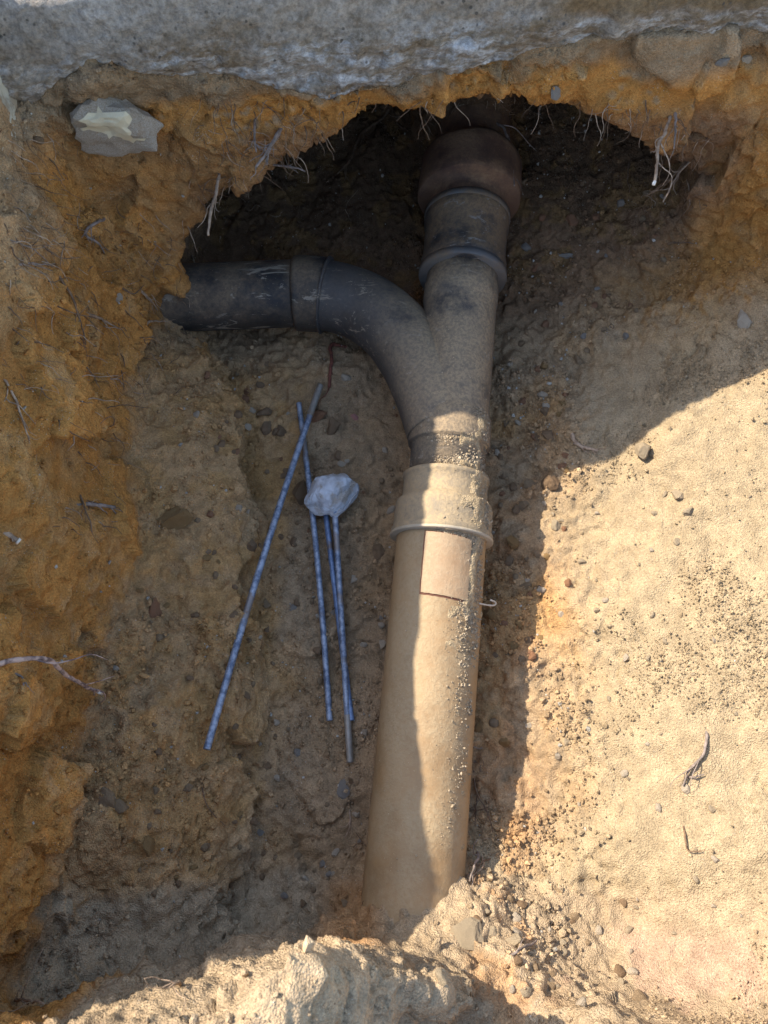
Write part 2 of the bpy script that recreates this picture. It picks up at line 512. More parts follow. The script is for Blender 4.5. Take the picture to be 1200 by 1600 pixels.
def surface_nets(fn):
    xs = np.arange(X0, X1 + VOX / 2, VOX)
    ys = np.arange(Y0, Y1 + VOX / 2, VOX)
    zs = np.arange(Z0, Z1 + VOX / 2, VOX)
    nx, ny, nz = len(xs), len(ys), len(zs)
    g = np.stack(np.meshgrid(xs, ys, zs, indexing='ij'), -1).reshape(-1, 3)
    v = fn(g).reshape(nx, ny, nz)
    s = v > 0
    cx, cy, cz = nx - 1, ny - 1, nz - 1
    acc = np.zeros((cx, cy, cz, 3))
    cnt = np.zeros((cx, cy, cz))
    corner = [(i, j, k) for i in (0, 1) for j in (0, 1) for k in (0, 1)]

    def sub(a, c):
        return a[c[0]:c[0] + cx, c[1]:c[1] + cy, c[2]:c[2] + cz]
    for a in corner:
        for ax in range(3):
            if a[ax]:
                continue
            b = list(a); b[ax] = 1
            va, vb = sub(v, a), sub(v, b)
            m = (va > 0) != (vb > 0)
            t = np.where(m, va / np.where(m, va - vb, 1), 0)
            for q in range(3):
                acc[..., q] += m * (a[q] + (t if q == ax else 0))
            cnt += m
    act = cnt > 0
    idx = np.full((cx, cy, cz), -1, dtype=np.int64)
    idx[act] = np.arange(act.sum())
    ci = np.argwhere(act)
    pos = (ci + acc[act] / cnt[act][:, None]) * VOX + np.array([X0, Y0, Z0])
    quads = []
    for ax in range(3):
        sl0 = [slice(None)] * 3; sl1 = [slice(None)] * 3
        sl0[ax] = slice(0, -1); sl1[ax] = slice(1, None)
        ch = s[tuple(sl0)] != s[tuple(sl1)]
        e = np.argwhere(ch)
        u, w = (ax + 1) % 3, (ax + 2) % 3
        lim = (cx, cy, cz)
        ok = (e[:, u] > 0) & (e[:, w] > 0) & (e[:, u] < lim[u]) & (e[:, w] < lim[w])
        e = e[ok]
        def cell(du, dw):
            c = e.copy(); c[:, u] -= du; c[:, w] -= dw
            return idx[c[:, 0], c[:, 1], c[:, 2]]
        q = np.stack([cell(1, 1), cell(0, 1), cell(0, 0), cell(1, 0)], 1)
        air_hi = ~s[e[:, 0], e[:, 1], e[:, 2]]
        q[~air_hi] = q[~air_hi][:, ::-1]
        quads.append(q)
    q = np.concatenate(quads)
    q = q[(q >= 0).all(1)]
    return pos, q


gv, gq = surface_nets(density)
tmp = bpy.data.objects.new('tmp', mesh_np('tmp', gv, gq))
scene.collection.objects.link(tmp)
sm = tmp.modifiers.new('s', 'SUBSURF'); sm.levels = 2; sm.render_levels = 2
dg = bpy.context.evaluated_depsgraph_get()
gme = bpy.data.meshes.new_from_object(tmp.evaluated_get(dg))
bpy.data.objects.remove(tmp)
gme.name = 'ground'


def get_co(me):
    a = np.empty(len(me.vertices) * 3, dtype=np.float32); me.vertices.foreach_get('co', a)
    return a.reshape(-1, 3).astype(np.float64)


def get_no(me):
    a = np.empty(len(me.vertices) * 3, dtype=np.float32); me.vertex_normals.foreach_get('vector', a)
    return a.reshape(-1, 3).astype(np.float64)


co, no = get_co(gme), get_no(gme)


def sunlit_slope(c):      # the trodden right-hand slope is smoother and paler than the rest
    return sstep(0.22, 0.36, c[:, 0] - pipe_x(c[:, 1])) * sstep(0.95, 0.75, c[:, 1])


def worley(p, freq, seed):
    """distance to the nearest jittered lattice point"""
    q = p * freq
    i = np.floor(q).astype(np.int64)
    best = np.full(len(p), 9.0)
    for a in (-1, 0, 1):
        for b in (-1, 0, 1):
            for c in (-1, 0, 1):
                j = i + np.array([a, b, c])
                h = (j[:, 0] * 73856093) ^ (j[:, 1] * 19349663) ^ (j[:, 2] * 83492791) ^ (seed * 2654435)
                h = (h ^ (h >> 13)) & 65535
                d = 0
                for ax in range(3):
                    f = j[:, ax] + 0.5 + 0.45 * TBL[(h + ax * 9173) & 65535] - q[:, ax]
                    d = d + f * f
                best = np.minimum(best, d)
    return np.sqrt(best)


def facets(p, freq, seed):
    """broken planes: every cell of a jittered lattice gets its own tilt and offset"""
    q = p * freq
    i = np.floor(q).astype(np.int64)
    best = np.full(len(p), 9.0); val = np.zeros(len(p))
    for a in (-1, 0, 1):
        for b in (-1, 0, 1):
            for c in (-1, 0, 1):
                j = i + np.array([a, b, c])
                h = (j[:, 0] * 73856093) ^ (j[:, 1] * 19349663) ^ (j[:, 2] * 83492791) ^ (seed * 2654435)
                h = (h ^ (h >> 13)) & 65535
                f = [q[:, ax] - (j[:, ax] + 0.5 + 0.45 * TBL[(h + ax * 9173) & 65535]) for ax in range(3)]
                d_ = f[0] ** 2 + f[1] ** 2 + f[2] ** 2
                v_ = 0.6 * TBL[(h + 777) & 65535] + sum(f[ax] * TBL[(h + 1311 * (ax + 1)) & 65535] for ax in range(3)) * 1.2
                m = d_ < best
                best = np.where(m, d_, best); val = np.where(m, v_, val)
    return val


slope = sunlit_slope(co)
rough_zone = 0.5 + 0.5 * fbm(co, 6, 2, 31)
rough_zone = np.clip(rough_zone, 0, 1) * (1 - 0.55 * slope)
warp = co + 0.012 * np.stack([fbm(co, 22, 2, 41), fbm(co, 22, 2, 42), fbm(co, 22, 2, 43)], 1)
d = 0.006 * fbm(co, 14, 3, 51) * (1 - 0.3 * slope)
clods = np.clip(0.62 - worley(warp, 42, 5), 0, 1)
d += (0.014 * clods) * sstep(0.35, 0.75, rough_zone)
d += 0.0050 * (rough_zone + 0.35) * (1 - 0.6 * slope) * fbm(warp, 60, 3, 61, 0.6)
patch = sstep(0.05, 0.35, fbm(co, 8, 3, 67)) * slope
d += 0.004 * patch * np.clip(0.5 - worley(warp, 75, 8), 0, 1)
d += 0.0016 * np.sign(fbm(co, 95, 2, 65)) * sstep(0.15, 0.3, np.abs(fbm(co, 95, 2, 65))) * (1 - 0.85 * slope)
wallness = sstep(0.85, 0.5, no[:, 2])
d += 0.016 * facets(warp * np.array([1, 1, 0.8]), 9, 3) * (0.32 + 0.68 * wallness) * (1 - 0.75 * slope)
d += 0.0045 * facets(warp, 27, 4) * (1 - 0.7 * slope) * sstep(-0.5, 0.3, fbm(co, 5, 2, 99))
ridge = 1 - np.abs(fbm(warp, 17, 3, 71))
crack = sstep(0.93, 0.995, ridge) * sstep(0.10, 0.5, fbm(co, 5, 2, 73))
d -= 0.007 * crack
d *= 1 - 0.75 * sstep(-0.10, -0.02, co[:, 2])
co2 = co + no * d[:, None]
# broad pressed-in marks (fine steps) on the walls
gme.vertices.foreach_set('co', co2.astype(np.float32).ravel())
gme.update()

# soil colours of the layers, by place
C_FLOOR = np.array([0.43, 0.262, 0.125]); C_TAN = np.array([0.365, 0.265, 0.150]); C_OCHRE = np.array([0.44, 0.200, 0.050])
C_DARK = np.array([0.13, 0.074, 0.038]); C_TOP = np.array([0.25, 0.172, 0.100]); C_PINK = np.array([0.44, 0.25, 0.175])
C_GREY = np.array([0.335, 0.222, 0.122]); C_RED = np.array([0.42, 0.205, 0.075]); C_BRNOCH = np.array([0.43, 0.235, 0.085])


def soil_col(c, nrm):
    x, y, z = c[:, 0], c[:, 1], c[:, 2]
    n = fbm(c, 7, 3, 81); n_f = fbm(c, 24, 3, 85); n3 = fbm(c, 3.2, 2, 88)
    s = x - pipe_x(y)
    col = np.tile(C_FLOOR, (len(c), 1))

    def put(cc, w):
        nonlocal col
        w = np.clip(w, 0, 1)[:, None]
        col = col * (1 - w) + cc * w
    put(C_GREY, sstep(0.0, 0.5, n + 0.4 * n_f) * 0.8)
    put(C_BRNOCH, sstep(0.15, 0.6, -n + 0.3 * n_f) * 0.6)
    put(C_BRNOCH, sstep(-0.26, -0.30, s + 0.02 * n) * sstep(0.9, 0.7, y) * (0.35 + 0.5 * sstep(-0.3, 0.4, n_f)))
    put(C_GREY * 0.95, sstep(-0.27, -0.22, s + 0.02 * n) * sstep(-0.02, -0.08, s) * 0.65)
    # pale trodden soil on the right and near sides
    put(C_TAN, sstep(0.16, 0.34, s + 0.05 * n) * sstep(0.95, 0.62, y))
    put(C_TAN, sstep(-0.05, -0.14, y + 0.02 * n) * sstep(-0.05, 0.1, x + 0.05 * n))
    put(np.array([0.385, 0.272, 0.158]), sstep(-0.13, -0.17, y + 0.02 * n))
    # orange earth in the trench right of the pipe
    put(C_RED, sstep(0.06, 0.09, s) * sstep(0.24, 0.14, s) * sstep(0.75, 0.5, y) * sstep(-0.1, 0.4, n_f) * 0.45)
    # ochre clay walls
    wall = sstep(0.75, 0.45, nrm[:, 2] + 0.15 * n)
    put(C_OCHRE, sstep(-0.33, -0.37, x + 0.02 * n) * sstep(0.012, 0.040, z - floor_h(x, y, 0 * x) + 0.012 * n + 0.008 * n_f))
    put(C_OCHRE, wall * sstep(0.78, 0.88, y) * sstep(-0.68, -0.5, z) * sstep(1.10, 1.03, y))
    put(C_OCHRE * 0.95, sstep(0.80, 0.92, y + 0.05 * n) * sstep(0.54, 0.62, x + 0.03 * n_f) * sstep(1.12, 1.06, y))
    put(C_BRNOCH, wall * sstep(-0.36, -0.44, x) * sstep(-0.25, 0.5, n_f + 0.7 * n3) * 0.85)
    put(C_BRNOCH * 0.9, wall * sstep(0.78, 0.9, y) * sstep(0.0, 0.6, -n3 + 0.6 * n_f) * 0.7)
    put(C_FLOOR * 1.1, wall * sstep(-0.30, -0.40, x) * sstep(-0.05, 0.5, n3 + 0.5 * n_f) * sstep(-0.35, -0.55, z) * 0.8)
    # dark damp earth in the hollow under the foundation, darkened further as painted shade
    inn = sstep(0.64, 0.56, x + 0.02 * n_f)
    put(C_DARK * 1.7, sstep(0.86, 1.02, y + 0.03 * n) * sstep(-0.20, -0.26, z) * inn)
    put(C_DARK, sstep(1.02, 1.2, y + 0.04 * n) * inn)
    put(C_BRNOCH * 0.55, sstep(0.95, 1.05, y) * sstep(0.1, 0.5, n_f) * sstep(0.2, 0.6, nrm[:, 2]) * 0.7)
    # grey-brown topsoil just below the foundation and along the left rim
    put(C_TOP, sstep(-0.175, -0.135, z + 0.02 * n + 0.012 * n_f) * sstep(0.80, 0.88, y) * 0.9)
    put(C_TOP * 1.1, sstep(-0.26, -0.12, z + 0.05 * n) * sstep(-0.38, -0.45, x) * sstep(0.35, 0.75, y) * 0.75)
    # brick-red streaks in the near bank
    put(C_PINK, sstep(-0.19, -0.23, y) * sstep(0.16, 0.25, x) * sstep(0.2, 0.9, n + 0.8 * n_f) * 0.40)
    put(C_RED * 0.9, sstep(-0.13, -0.17, y) * sstep(-0.13, -0.06, x) * sstep(0.02, -0.03, x) * sstep(-0.3, -0.45, z) * 0.8)
    return col


no2 = get_no(gme)
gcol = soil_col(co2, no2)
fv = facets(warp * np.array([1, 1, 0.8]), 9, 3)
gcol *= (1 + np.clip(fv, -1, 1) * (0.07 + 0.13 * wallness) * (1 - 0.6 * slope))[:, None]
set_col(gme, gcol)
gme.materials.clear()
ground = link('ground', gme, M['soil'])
gme.polygons.foreach_set('use_smooth', np.ones(len(gme.polygons), dtype=bool))
tag(ground, 'brown and ochre earth of the dug pit, pale where the sun falls', 'ground', kind='structure')

# wider yard around the pit, out to the horizon
yo = [(-200, -200), (200, -200), (200, 200), (-200, 200)]
yi = [(X0 + .03, Y0 + .03), (X1 - .03, Y0 + .03), (X1 - .03, Y1 - .03), (X0 + .03, Y1 - .03)]
yv = [(a, b, -0.02) for a, b in yo] + [(a, b, -0.02) for a, b in yi]
yme = mesh_np('yard', yv, [(i, (i + 1) % 4, 4 + (i + 1) % 4, 4 + i) for i in range(4)])
set_col(yme, np.tile(C_TAN * 0.9, (8, 1)))
yard = link('yard', yme, M['soil'])
tag(yard, 'bare trodden earth of the yard around the pit', 'ground', kind='structure')
bpy.context.view_layer.update()


def hit(px, py):
    """where the line of sight through a picture point meets the earth: point, normal, depth"""
    d = Vector(ray(px, py))
    ok, p, n, _ = ground.ray_cast(CAM, d)
    if not ok:
        q = at(px, py, -0.6)
        return Vector(q), Vector((0, 0, 1)), (Vector(q) - CAM).length / d.length
    return p, n, (p - CAM).length / d.length

# ------------------------------------------------------------------ foundation slab
def build_slab():
    # ragged lower edge, traced as height over the face
    bx, bz = SBX, SBZ
    xs = np.concatenate([np.arange(-1.6, -0.75, 0.05), np.arange(-0.75, 0.95, 0.0045), np.arange(0.95, 1.9, 0.05)])
    nv_face, nt, nb = 34, 14, 8
    verts, rows = [], []
    zb = np.interp(xs, bx, bz)
    pj = np.stack([xs, 0 * xs, 0 * xs], 1)
    zb = zb + 0.004 * fbm(pj, 24, 3, 5) + 0.002 * fbm(pj, 90, 2, 6)
    ztop = 0.008
    prof = []
    for x, b in zip(xs, zb):
        col = []
        y = face_y(x)
        for k in range(nb):                      # underside, back to front
            f = k / nb
            col.append((x, y + 0.9 * (1 - f) ** 2 + 0.012, b + 0.02 * (1 - f) - 0.0))
        for k in range(nv_face + 1):             # face, bottom to top
            f = k / nv_face
            z = b + (ztop - 0.006 - b) * f
            bulge = -0.016 * math.sin(min(1, f / 0.55) * math.pi * 0.5 + 0.0) * (1 - f) * 1.6 if f < 1 else 0
            col.append((x, y + bulge, z))
        for k in range(nt + 1):                  # top
            f = k / nt
            col.append((x, y + 0.006 + 1.5 * f ** 2, ztop))
        prof.append(col)
    v = np.array(prof)
    m = v.shape[1]
    flat = v.reshape(-1, 3)
    fz = np.clip((-0.03 - flat[:, 2]) / 0.05, 0.15, 1)
    dn = 0.010 * fbm(flat, 18, 5, 91, 0.6) * fz + 0.0028 * fbm(flat, 75, 3, 95)
    flat[:, 1] -= dn
    flat[:, 2] += 0.3 * dn
    n = len(xs)
    i = np.arange(n - 1)[:, None] * m + np.arange(m - 1)[None, :]
    q = np.stack([i, i + m, i + m + 1, i + 1], -1).reshape(-1, 4)
    return mesh_np('foundation_slab', flat, q)


slab = link('foundation_slab', build_slab(), M['slab'])
tag(slab, 'grey concrete foundation slab with ragged muddy lower edge above the pit', 'foundation', kind='thing')

# ------------------------------------------------------------------ shapes
def ico(sub=1):
    import bmesh
    bm = bmesh.new()
    bmesh.ops.create_icosphere(bm, subdivisions=sub, radius=1.0)
    v = np.array([p.co[:] for p in bm.verts]); f = np.array([[q.index for q in t.verts] for t in bm.faces])
    bm.free()
    return v, f


ICO1, ICO2, ICO3, ICO4 = ico(1), ico(2), ico(3), ico(4)


def rock_shape(seed, base=ICO3, planes=9, rough=0.10, stretch=(1, 0.8, 0.6)):
    r = np.random.default_rng(seed)
    v = base[0].copy()
    for _ in range(planes):                     # knock flats off a sphere
        n = r.normal(size=3); n /= np.linalg.norm(n)
        h = r.uniform(0.42, 0.80)
        dd = v @ n
        v -= np.clip(dd - h, 0, None)[:, None] * n * 0.92
    v *= 1 + rough * fbm(v + seed * 3.1, 2.2, 3, seed)[:, None]
    return v * np.array(stretch)


def tube(path, radii, seg=32, cap=True, closed_path=False):
    P = np.asarray(path, float); n = len(P)
    rad = np.broadcast_to(np.asarray(radii, float), (n,))
    T = np.gradient(P, axis=0); T /= np.linalg.norm(T, axis=1)[:, None] + 1e-12
    ref = np.array([0, 0, 1.0]) if abs(T[0][2]) < 0.9 else np.array([1.0, 0, 0])
    N = ref - T[0] * (ref @ T[0]); N /= np.linalg.norm(N)
    ang = np.linspace(0, 2 * math.pi, seg, endpoint=False)
    vs_ = []
    for i in range(n):
        N = N - T[i] * (N @ T[i]); N /= np.linalg.norm(N)
        B = np.cross(T[i], N)
        vs_.append(P[i] + rad[i] * (np.cos(ang)[:, None] * N + np.sin(ang)[:, None] * B))
    v = np.concatenate(vs_)
    faces = []
    for i in range(n - 1):
        for k in range(seg):
            a, b = i * seg + k, i * seg + (k + 1) % seg
            faces.append((a, b, b + seg, a + seg))
    if cap:
        faces.append(tuple(range(seg))[::-1])
        faces.append(tuple((n - 1) * seg + k for k in range(seg)))
    return v, faces


def spline(pts, n):
    """Catmull-Rom through the points, n samples"""
    P = np.asarray(pts, float)
    P = np.vstack([2 * P[0] - P[1], P, 2 * P[-1] - P[-2]])
    m = len(P) - 3
    out = []
    for s in np.linspace(0, m - 1e-6, n):
        i = int(s); t = s - i
        p0, p1, p2, p3 = P[i:i + 4]
        out.append(0.5 * (2 * p1 + (p2 - p0) * t + (2 * p0 - 5 * p1 + 4 * p2 - p3) * t * t + (3 * p1 - p0 - 3 * p2 + p3) * t ** 3))
    return np.array(out)

# ------------------------------------------------------------------ drain pipe
def PA(y): return np.array([pipe_x(y), y, pipe_z(y)])


def row_y(px, py):      # distance into the picture of a mark on the pipe's axis seen at that row
    y = 0.5
    for _ in range(6):
        y = at(px, py, pipe_z(y) + 0.02)[1]
    return y


drain = bpy.data.objects.new('drain_pipe', None)
scene.collection.objects.link(drain)
drain.empty_display_size = 0.1
tag(drain, 'long brown drain pipe with black side branch lying along the pit floor', 'pipe')


def lathe(name, prof, mat, parent, seg=72, wob=0.0):
    """prof: (distance into the picture, radius) pairs along the pipe's axis"""
    ys = np.array([p[0] for p in prof]); rs = np.array([p[1] for p in prof])
    v, f = tube([PA(y) for y in ys], rs, seg)
    # cross sections square to the axis are enough: the axis is straight
    if wob:
        v = v + wob * fbm(v, 20, 2, 3)[:, None]
    o = link(name, mesh_np(name, v, f), mat, parent)
    return o


def dense(prof, step=0.01):
    out = []
    for (a, ra), (b, rb) in zip(prof[:-1], prof[1:]):
        n = max(1, int(abs(b - a) / step))
        for k in range(n):
            out.append((a + (b - a) * k / n, ra + (rb - ra) * k / n))
    out.append(prof[-1])
    return out


yb = {r: row_y(690, r) for r in (835, 825, 815, 785, 775, 760, 740, 735, 692, 688, 648, 644, 470, 440, 425, 418, 410, 345, 335, 328, 305, 300, 250, 200)}
brown = lathe('brown_pipe', dense([(-0.42, 0.080), (yb[815], 0.080)], 0.02), M['brown_pipe'], drain)
brown['label'] = 'brown plastic pipe with a square patch'
coup = lathe('coupling', [(yb[835] - .004, 0.081), (yb[835] - .003, 0.0895), (yb[835], 0.0915), (yb[835] + .008, 0.0915), (yb[835] + .012, 0.0885),
                          (yb[815], 0.0885), (yb[785] - .008, 0.0885), (yb[785], 0.0865), (yb[785] + .006, 0.081), (yb[785] + .009, 0.0775), (yb[760], 0.0770), (yb[740] - .010, 0.0770), (yb[740] - .008, 0.0795), (yb[740] - .001, 0.0795), (yb[740], 0.077), (yb[740] + .002, 0.066)],
             M['grey_coupling'], drain)
coup['label'] = 'dusty stepped coupling with raised lip'
lathe('lip_ring', [(yb[835] - .0045, 0.088), (yb[835] - .005, 0.0910), (yb[835] - .004, 0.0928), (yb[835] - .001, 0.0928), (yb[835] + .001, 0.091)], M['lip'], coup)
wye = lathe('branch_fitting', [(yb[760], 0.0695), (yb[692] - .001, 0.0695), (yb[692], 0.0755), (yb[692] + .004, 0.0765), (yb[648] - .004, 0.0760), (yb[648], 0.0735), (yb[644] + .01, 0.0708)]
            + dense([(yb[644] + .02, 0.0705), (yb[470], 0.0715)], 0.015) + [(yb[470] + .004, 0.0735), (yb[440] - .004, 0.0735), (yb[440], 0.071), (yb[418], 0.0705)],
            M['black_dusty'], drain)
wye['label'] = 'dusty black Y fitting where the branch joins'
up = lathe('upper_coupling', [(yb[425] - .001, 0.0715), (yb[425], 0.082), (yb[425] + .006, 0.0855), (yb[410] + .01, 0.0855), (yb[410] + .016, 0.083), (yb[345] - .012, 0.083), (yb[345] - .004, 0.0865), (yb[335], 0.0865), (yb[328] + .006, 0.083), (yb[328] + .009, 0.072)], M['upper_coupling'], drain)
for a, b in ((yb[425] - .003, yb[425] + .012), (yb[335] - .002, yb[335] + .012)):
    lathe('pale_band', [(a, 0.080), (a, 0.0862), (a + .3 * (b - a), 0.0878), (b, 0.0878), (b, 0.080)], M['pale_ring'], up)
ye = yb[305]
clay = lathe('clay_socket', dense([(yb[335], 0.0775), (ye, 0.0785), (ye + .001, 0.102), (ye + .004, 0.1050), (ye + .03, 0.1055), (ye + .085, 0.1045), (ye + .094, 0.101), (ye + .10, 0.092), (ye + .105, 0.076), (ye + .30, 0.074)], 0.012), M['clay'], drain, wob=0.0015)
clay['label'] = 'rust brown glazed clay pipe with wide socket end'


# the side branch
bz = -0.612
bp = [at(x, y, z)[:3] for x, y, z in ((215, 467, bz), (300, 465, bz), (380, 462, bz), (470, 459, bz), (520, 464, bz), (570, 481, bz), (614, 514, bz + .004), (648, 560, bz + .009), (674, 612, bz + .012), (694, 668, bz + .010))]
sp = spline(bp, 140)
kx = np.array([(p[0], i) for i, p in enumerate(sp)])
def px_of(p):
    dlt = np.array(p) - np.array(CAM)
    dep = dlt @ FWD
    return 600 + FPX * dlt[0] / dep
pxs = np.array([px_of(p) for p in sp])
i0, i1 = int(np.argmin(abs(pxs - 458))), int(np.argmin(abs(pxs - 509)))
v, f = tube(sp[:i0 + 4], 0.0665, 56); bpipe = link('branch_pipe', mesh_np('branch_pipe', v, f), M['black_pipe'], drain)
rr_ = np.interp(np.linspace(0, 1, len(sp[i1 - 2:])), [0, .5, 1], [0.0695, 0.0700, 0.0725]); v, f = tube(sp[i1 - 2:], rr_, 56); link('elbow', mesh_np('elbow', v, f), M['black_dusty'], drain)
sec = spline(sp[i0:i1 + 1], 24); rs = np.full(24, 0.0745); rs[0] = 0.067; rs[1] = 0.073; rs[-1] = 0.070; rs[-2] = 0.0742; rs[-5:-2] = 0.0742
v, f = tube(sec, rs, 56); bs = link('branch_socket', mesh_np('branch_socket', v, f), M['black_pipe'], drain)
rg = spline(sp[i1 - 1:i1 + 2], 5); v, f = tube(rg, [0.0700, 0.0768, 0.0775, 0.0765, 0.0700], 56)
link('socket_rim', mesh_np('socket_rim', v, f), M['black_dusty'], bs)


def pipe_frame(y):
    t = PA(y + .01) - PA(y - .01); t /= np.linalg.norm(t)
    u = np.array([0, 0, 1.0]) - t * t[2]; u /= np.linalg.norm(u)
    r = np.cross(t, u)                       # points to the right
    return PA(y), t, u, r


def on_pipe(y, a, rad):
    c, t, u, r = pipe_frame(y)
    return c + rad * (math.cos(a) * u + math.sin(a) * r)


# square patch let into the brown pipe
def curved_plate(name, y0, y1, a0, a1, r0, r1, mat, parent, ny=16, na=24, skew=0.0, jit=0.0, seed=1):
    rnd = np.random.default_rng(seed)
    g = []
    for layer, rad in ((0, r0), (1, r1)):
        for i in range(ny + 1):
            for j in range(na + 1):
                fy, fa = i / ny, j / na
                y = y0 + (y1 - y0) * fy + skew * (fa - 0.5)
                a = a0 + (a1 - a0) * fa
                if i in (0, ny): y += jit * math.sin(j * 1.7 + seed) * 0.6
                if j in (0, na): a += jit * 8 * math.sin(i * 1.3 + seed)
                g.append(on_pipe(y, a, rad))
    W = na + 1; L = (ny + 1) * W
    faces = []
    for i in range(ny):
        for j in range(na):
            a = i * W + j
            faces.append((L + a, L + a + W, L + a + W + 1, L + a + 1))
    edge = [j for j in range(W)] + [i * W + na for i in range(1, ny + 1)] + [ny * W + j for j in range(na - 1, -1, -1)] + [i * W for i in range(ny - 1, 0, -1)]
    for k in range(len(edge)):
        a, b = edge[k], edge[(k + 1) % len(edge)]
        faces.append((a, b, L + b, L + a))
    return link(name, mesh_np(name, np.array(g), faces, smooth=False), mat, parent)


y0p, y1p = row_y(683, 938), row_y(683, 846)
pt = curved_plate('patch', y0p, y1p, R(-22), R(36), 0.079, 0.0828, M['patch'], brown, skew=-0.006, jit=0.0004)
pt['label'] = 'square patch cut into the pipe'
curved_plate('patch_seam', y0p - .003, y1p + .002, R(-24), R(38), 0.079, 0.0806, M['seam'], brown, skew=-0.006, jit=0.0004)

# ------------------------------------------------------------------ crumbs of soil
def crumbs(name, pos, nrm, size, cols, mat, seed, base=ICO1, sink=0.25, parent=None):
    r = np.random.default_rng(seed)
    n = len(pos)
    bv, bf = base
    k = len(bv)
    q = r.normal(size=(n, 4)); q /= np.linalg.norm(q, axis=1)[:, None]
    w, x, y, z = q.T
    Rm = np.stack([np.stack([1 - 2 * (y * y + z * z), 2 * (x * y - z * w), 2 * (x * z + y * w)], -1),
                   np.stack([2 * (x * y + z * w), 1 - 2 * (x * x + z * z), 2 * (y * z - x * w)], -1),
                   np.stack([2 * (x * z - y * w), 2 * (y * z + x * w), 1 - 2 * (x * x + y * y)], -1)], 1)
    sc = size[:, None] * r.uniform(0.65, 1.15, size=(n, 3))
    loc = bv[None] * (1 + 0.28 * r.normal(size=(n, k, 1)).clip(-1.5, 1.2)) * sc[:, None, :]
    loc = np.einsum('nij,nkj->nki', Rm, loc)
    ctr = pos + nrm * (size * (1 - 2 * sink))[:, None] * 0.6
    V = (loc + ctr[:, None, :]).reshape(-1, 3)
    Fc = (bf[None] + (np.arange(n) * k)[:, None, None]).reshape(-1, 3)
    me = mesh_np(name, V, Fc, smooth=False)
    set_col(me, np.repeat(cols, k, axis=0))
    o = link(name, me, mat, parent)
    return o


def in_view(c):
    dl = c - np.array(CAM)
    dep = dl @ FWD
    u = 600 + FPX * dl[:, 0] / dep
    v_ = 800 - FPX * (dl @ UPV) / dep
    return (u > -60) & (u < 1260) & (v_ > -40) & (v_ < 1640), u, v_


vis, gu, gvv = in_view(co2)
clump = np.clip(0.35 + 0.9 * fbm(co2, 9, 3, 101), 0.02, 2)
sl = sunlit_slope(co2)
wgt = vis * np.clip(no2[:, 2] - 0.15, 0, 1) * clump * (1 - 0.7 * sl) * (co2[:, 2] < -0.05)
trench = sstep(0.07, 0.1, co2[:, 0] - pipe_x(co2[:, 1])) * sstep(0.3, 0.18, co2[:, 0] - pipe_x(co2[:, 1]))
wgt *= 1 + 1.5 * trench
wgt *= 1 - 0.72 * sstep(-0.06, -0.13, co2[:, 1])
wgt /= wgt.sum()
NC = 26000
pick = rng.choice(len(co2), NC, p=wgt)
size = 0.0013 + 0.0011 * rng.exponential(1.0, NC).clip(0, 5)
size *= 1 - 0.35 * sl[pick]
cc = gcol[pick] * rng.uniform(0.75, 1.3, (NC, 1))
pale = rng.random(NC) < 0.05
cc[pale] = np.array([0.46, 0.40, 0.31]) * rng.uniform(0.7, 1.25, (pale.sum(), 1))
size[pale] *= 0.75
o = crumbs('soil_crumbs', co2[pick] + rng.normal(0, .002, (NC, 3)), no2[pick], size, cc, M['soil'], 5)
tag(o, 'loose crumbs of dry soil scattered over the pit floor and slopes', 'soil', kind='stuff')

# finer patches of crumbled earth on the sunlit slope
w2 = vis * sl * np.clip(fbm(co2, 7, 3, 131) - 0.02, 0, 1) ** 1.3
w2 /= w2.sum()
p2 = rng.choice(len(co2), 16000, p=w2)
s2 = 0.0006 + 0.0006 * rng.exponential(1.0, len(p2)).clip(0, 4)
o = crumbs('soil_crumbs', co2[p2] + rng.normal(0, .002, (len(p2), 3)), no2[p2], s2, gcol[p2] * rng.uniform(0.8, 1.25, (len(p2), 1)), M['soil'], 6, sink=.4)
tag(o, 'fine crumbled earth lying in patches on the sunlit slope', 'soil', kind='stuff')

# crumbs that fell on the pipe
ps, pn, pz = [], [], []
r_ = np.random.default_rng(3)
def rad_at(y):
    if y < yb[835] - .004: return 0.080
    if y < yb[785]: return 0.0885
    if y < yb[740]: return 0.0775
    if y < yb[692]: return 0.0695
    if y < yb[648]: return 0.076
    return 0.071
for k in range(19000):
    m = r_.random()
    if m < 0.62:      # ridge of dirt along the right shoulder
        y = r_.uniform(row_y(690, 1110), yb[644]) if r_.random() < .8 else r_.uniform(-0.1, 0.3)
        dens = np.interp(y, [-.1, row_y(690, 1110), row_y(690, 900), yb[760], yb[644]], [.35, .4, 1, 1, .5])
        if r_.random() > dens: continue
        a = r_.normal(R(44), R(9) * (0.6 + 0.8 * dens))
    elif m < 0.8:     # heap in front of the lips
        c0 = [yb[835] - .012, yb[692] - .008, yb[740] + .008][r_.integers(3)]
        y = c0 + r_.normal(0, .007); a = r_.normal(R(22), R(24))
    else:
        y = r_.uniform(-0.15, 1.0); a = r_.normal(0, R(45))
    if abs(a) > R(85): continue
    rad = rad_at(y)
    c, t, u, rr2 = pipe_frame(y)
    nn = math.cos(a) * u + math.sin(a) * rr2
    ps.append(c + rad * nn); pn.append(nn); pz.append((0.0005 + 0.00045 * min(4, r_.exponential(1))) * (1 if m < .8 else .45))
ps, pn, pz = map(np.array, (ps, pn, pz))
pc = np.array([0.50, 0.38, 0.24]) * r_.uniform(0.75, 1.2, (len(ps), 1))
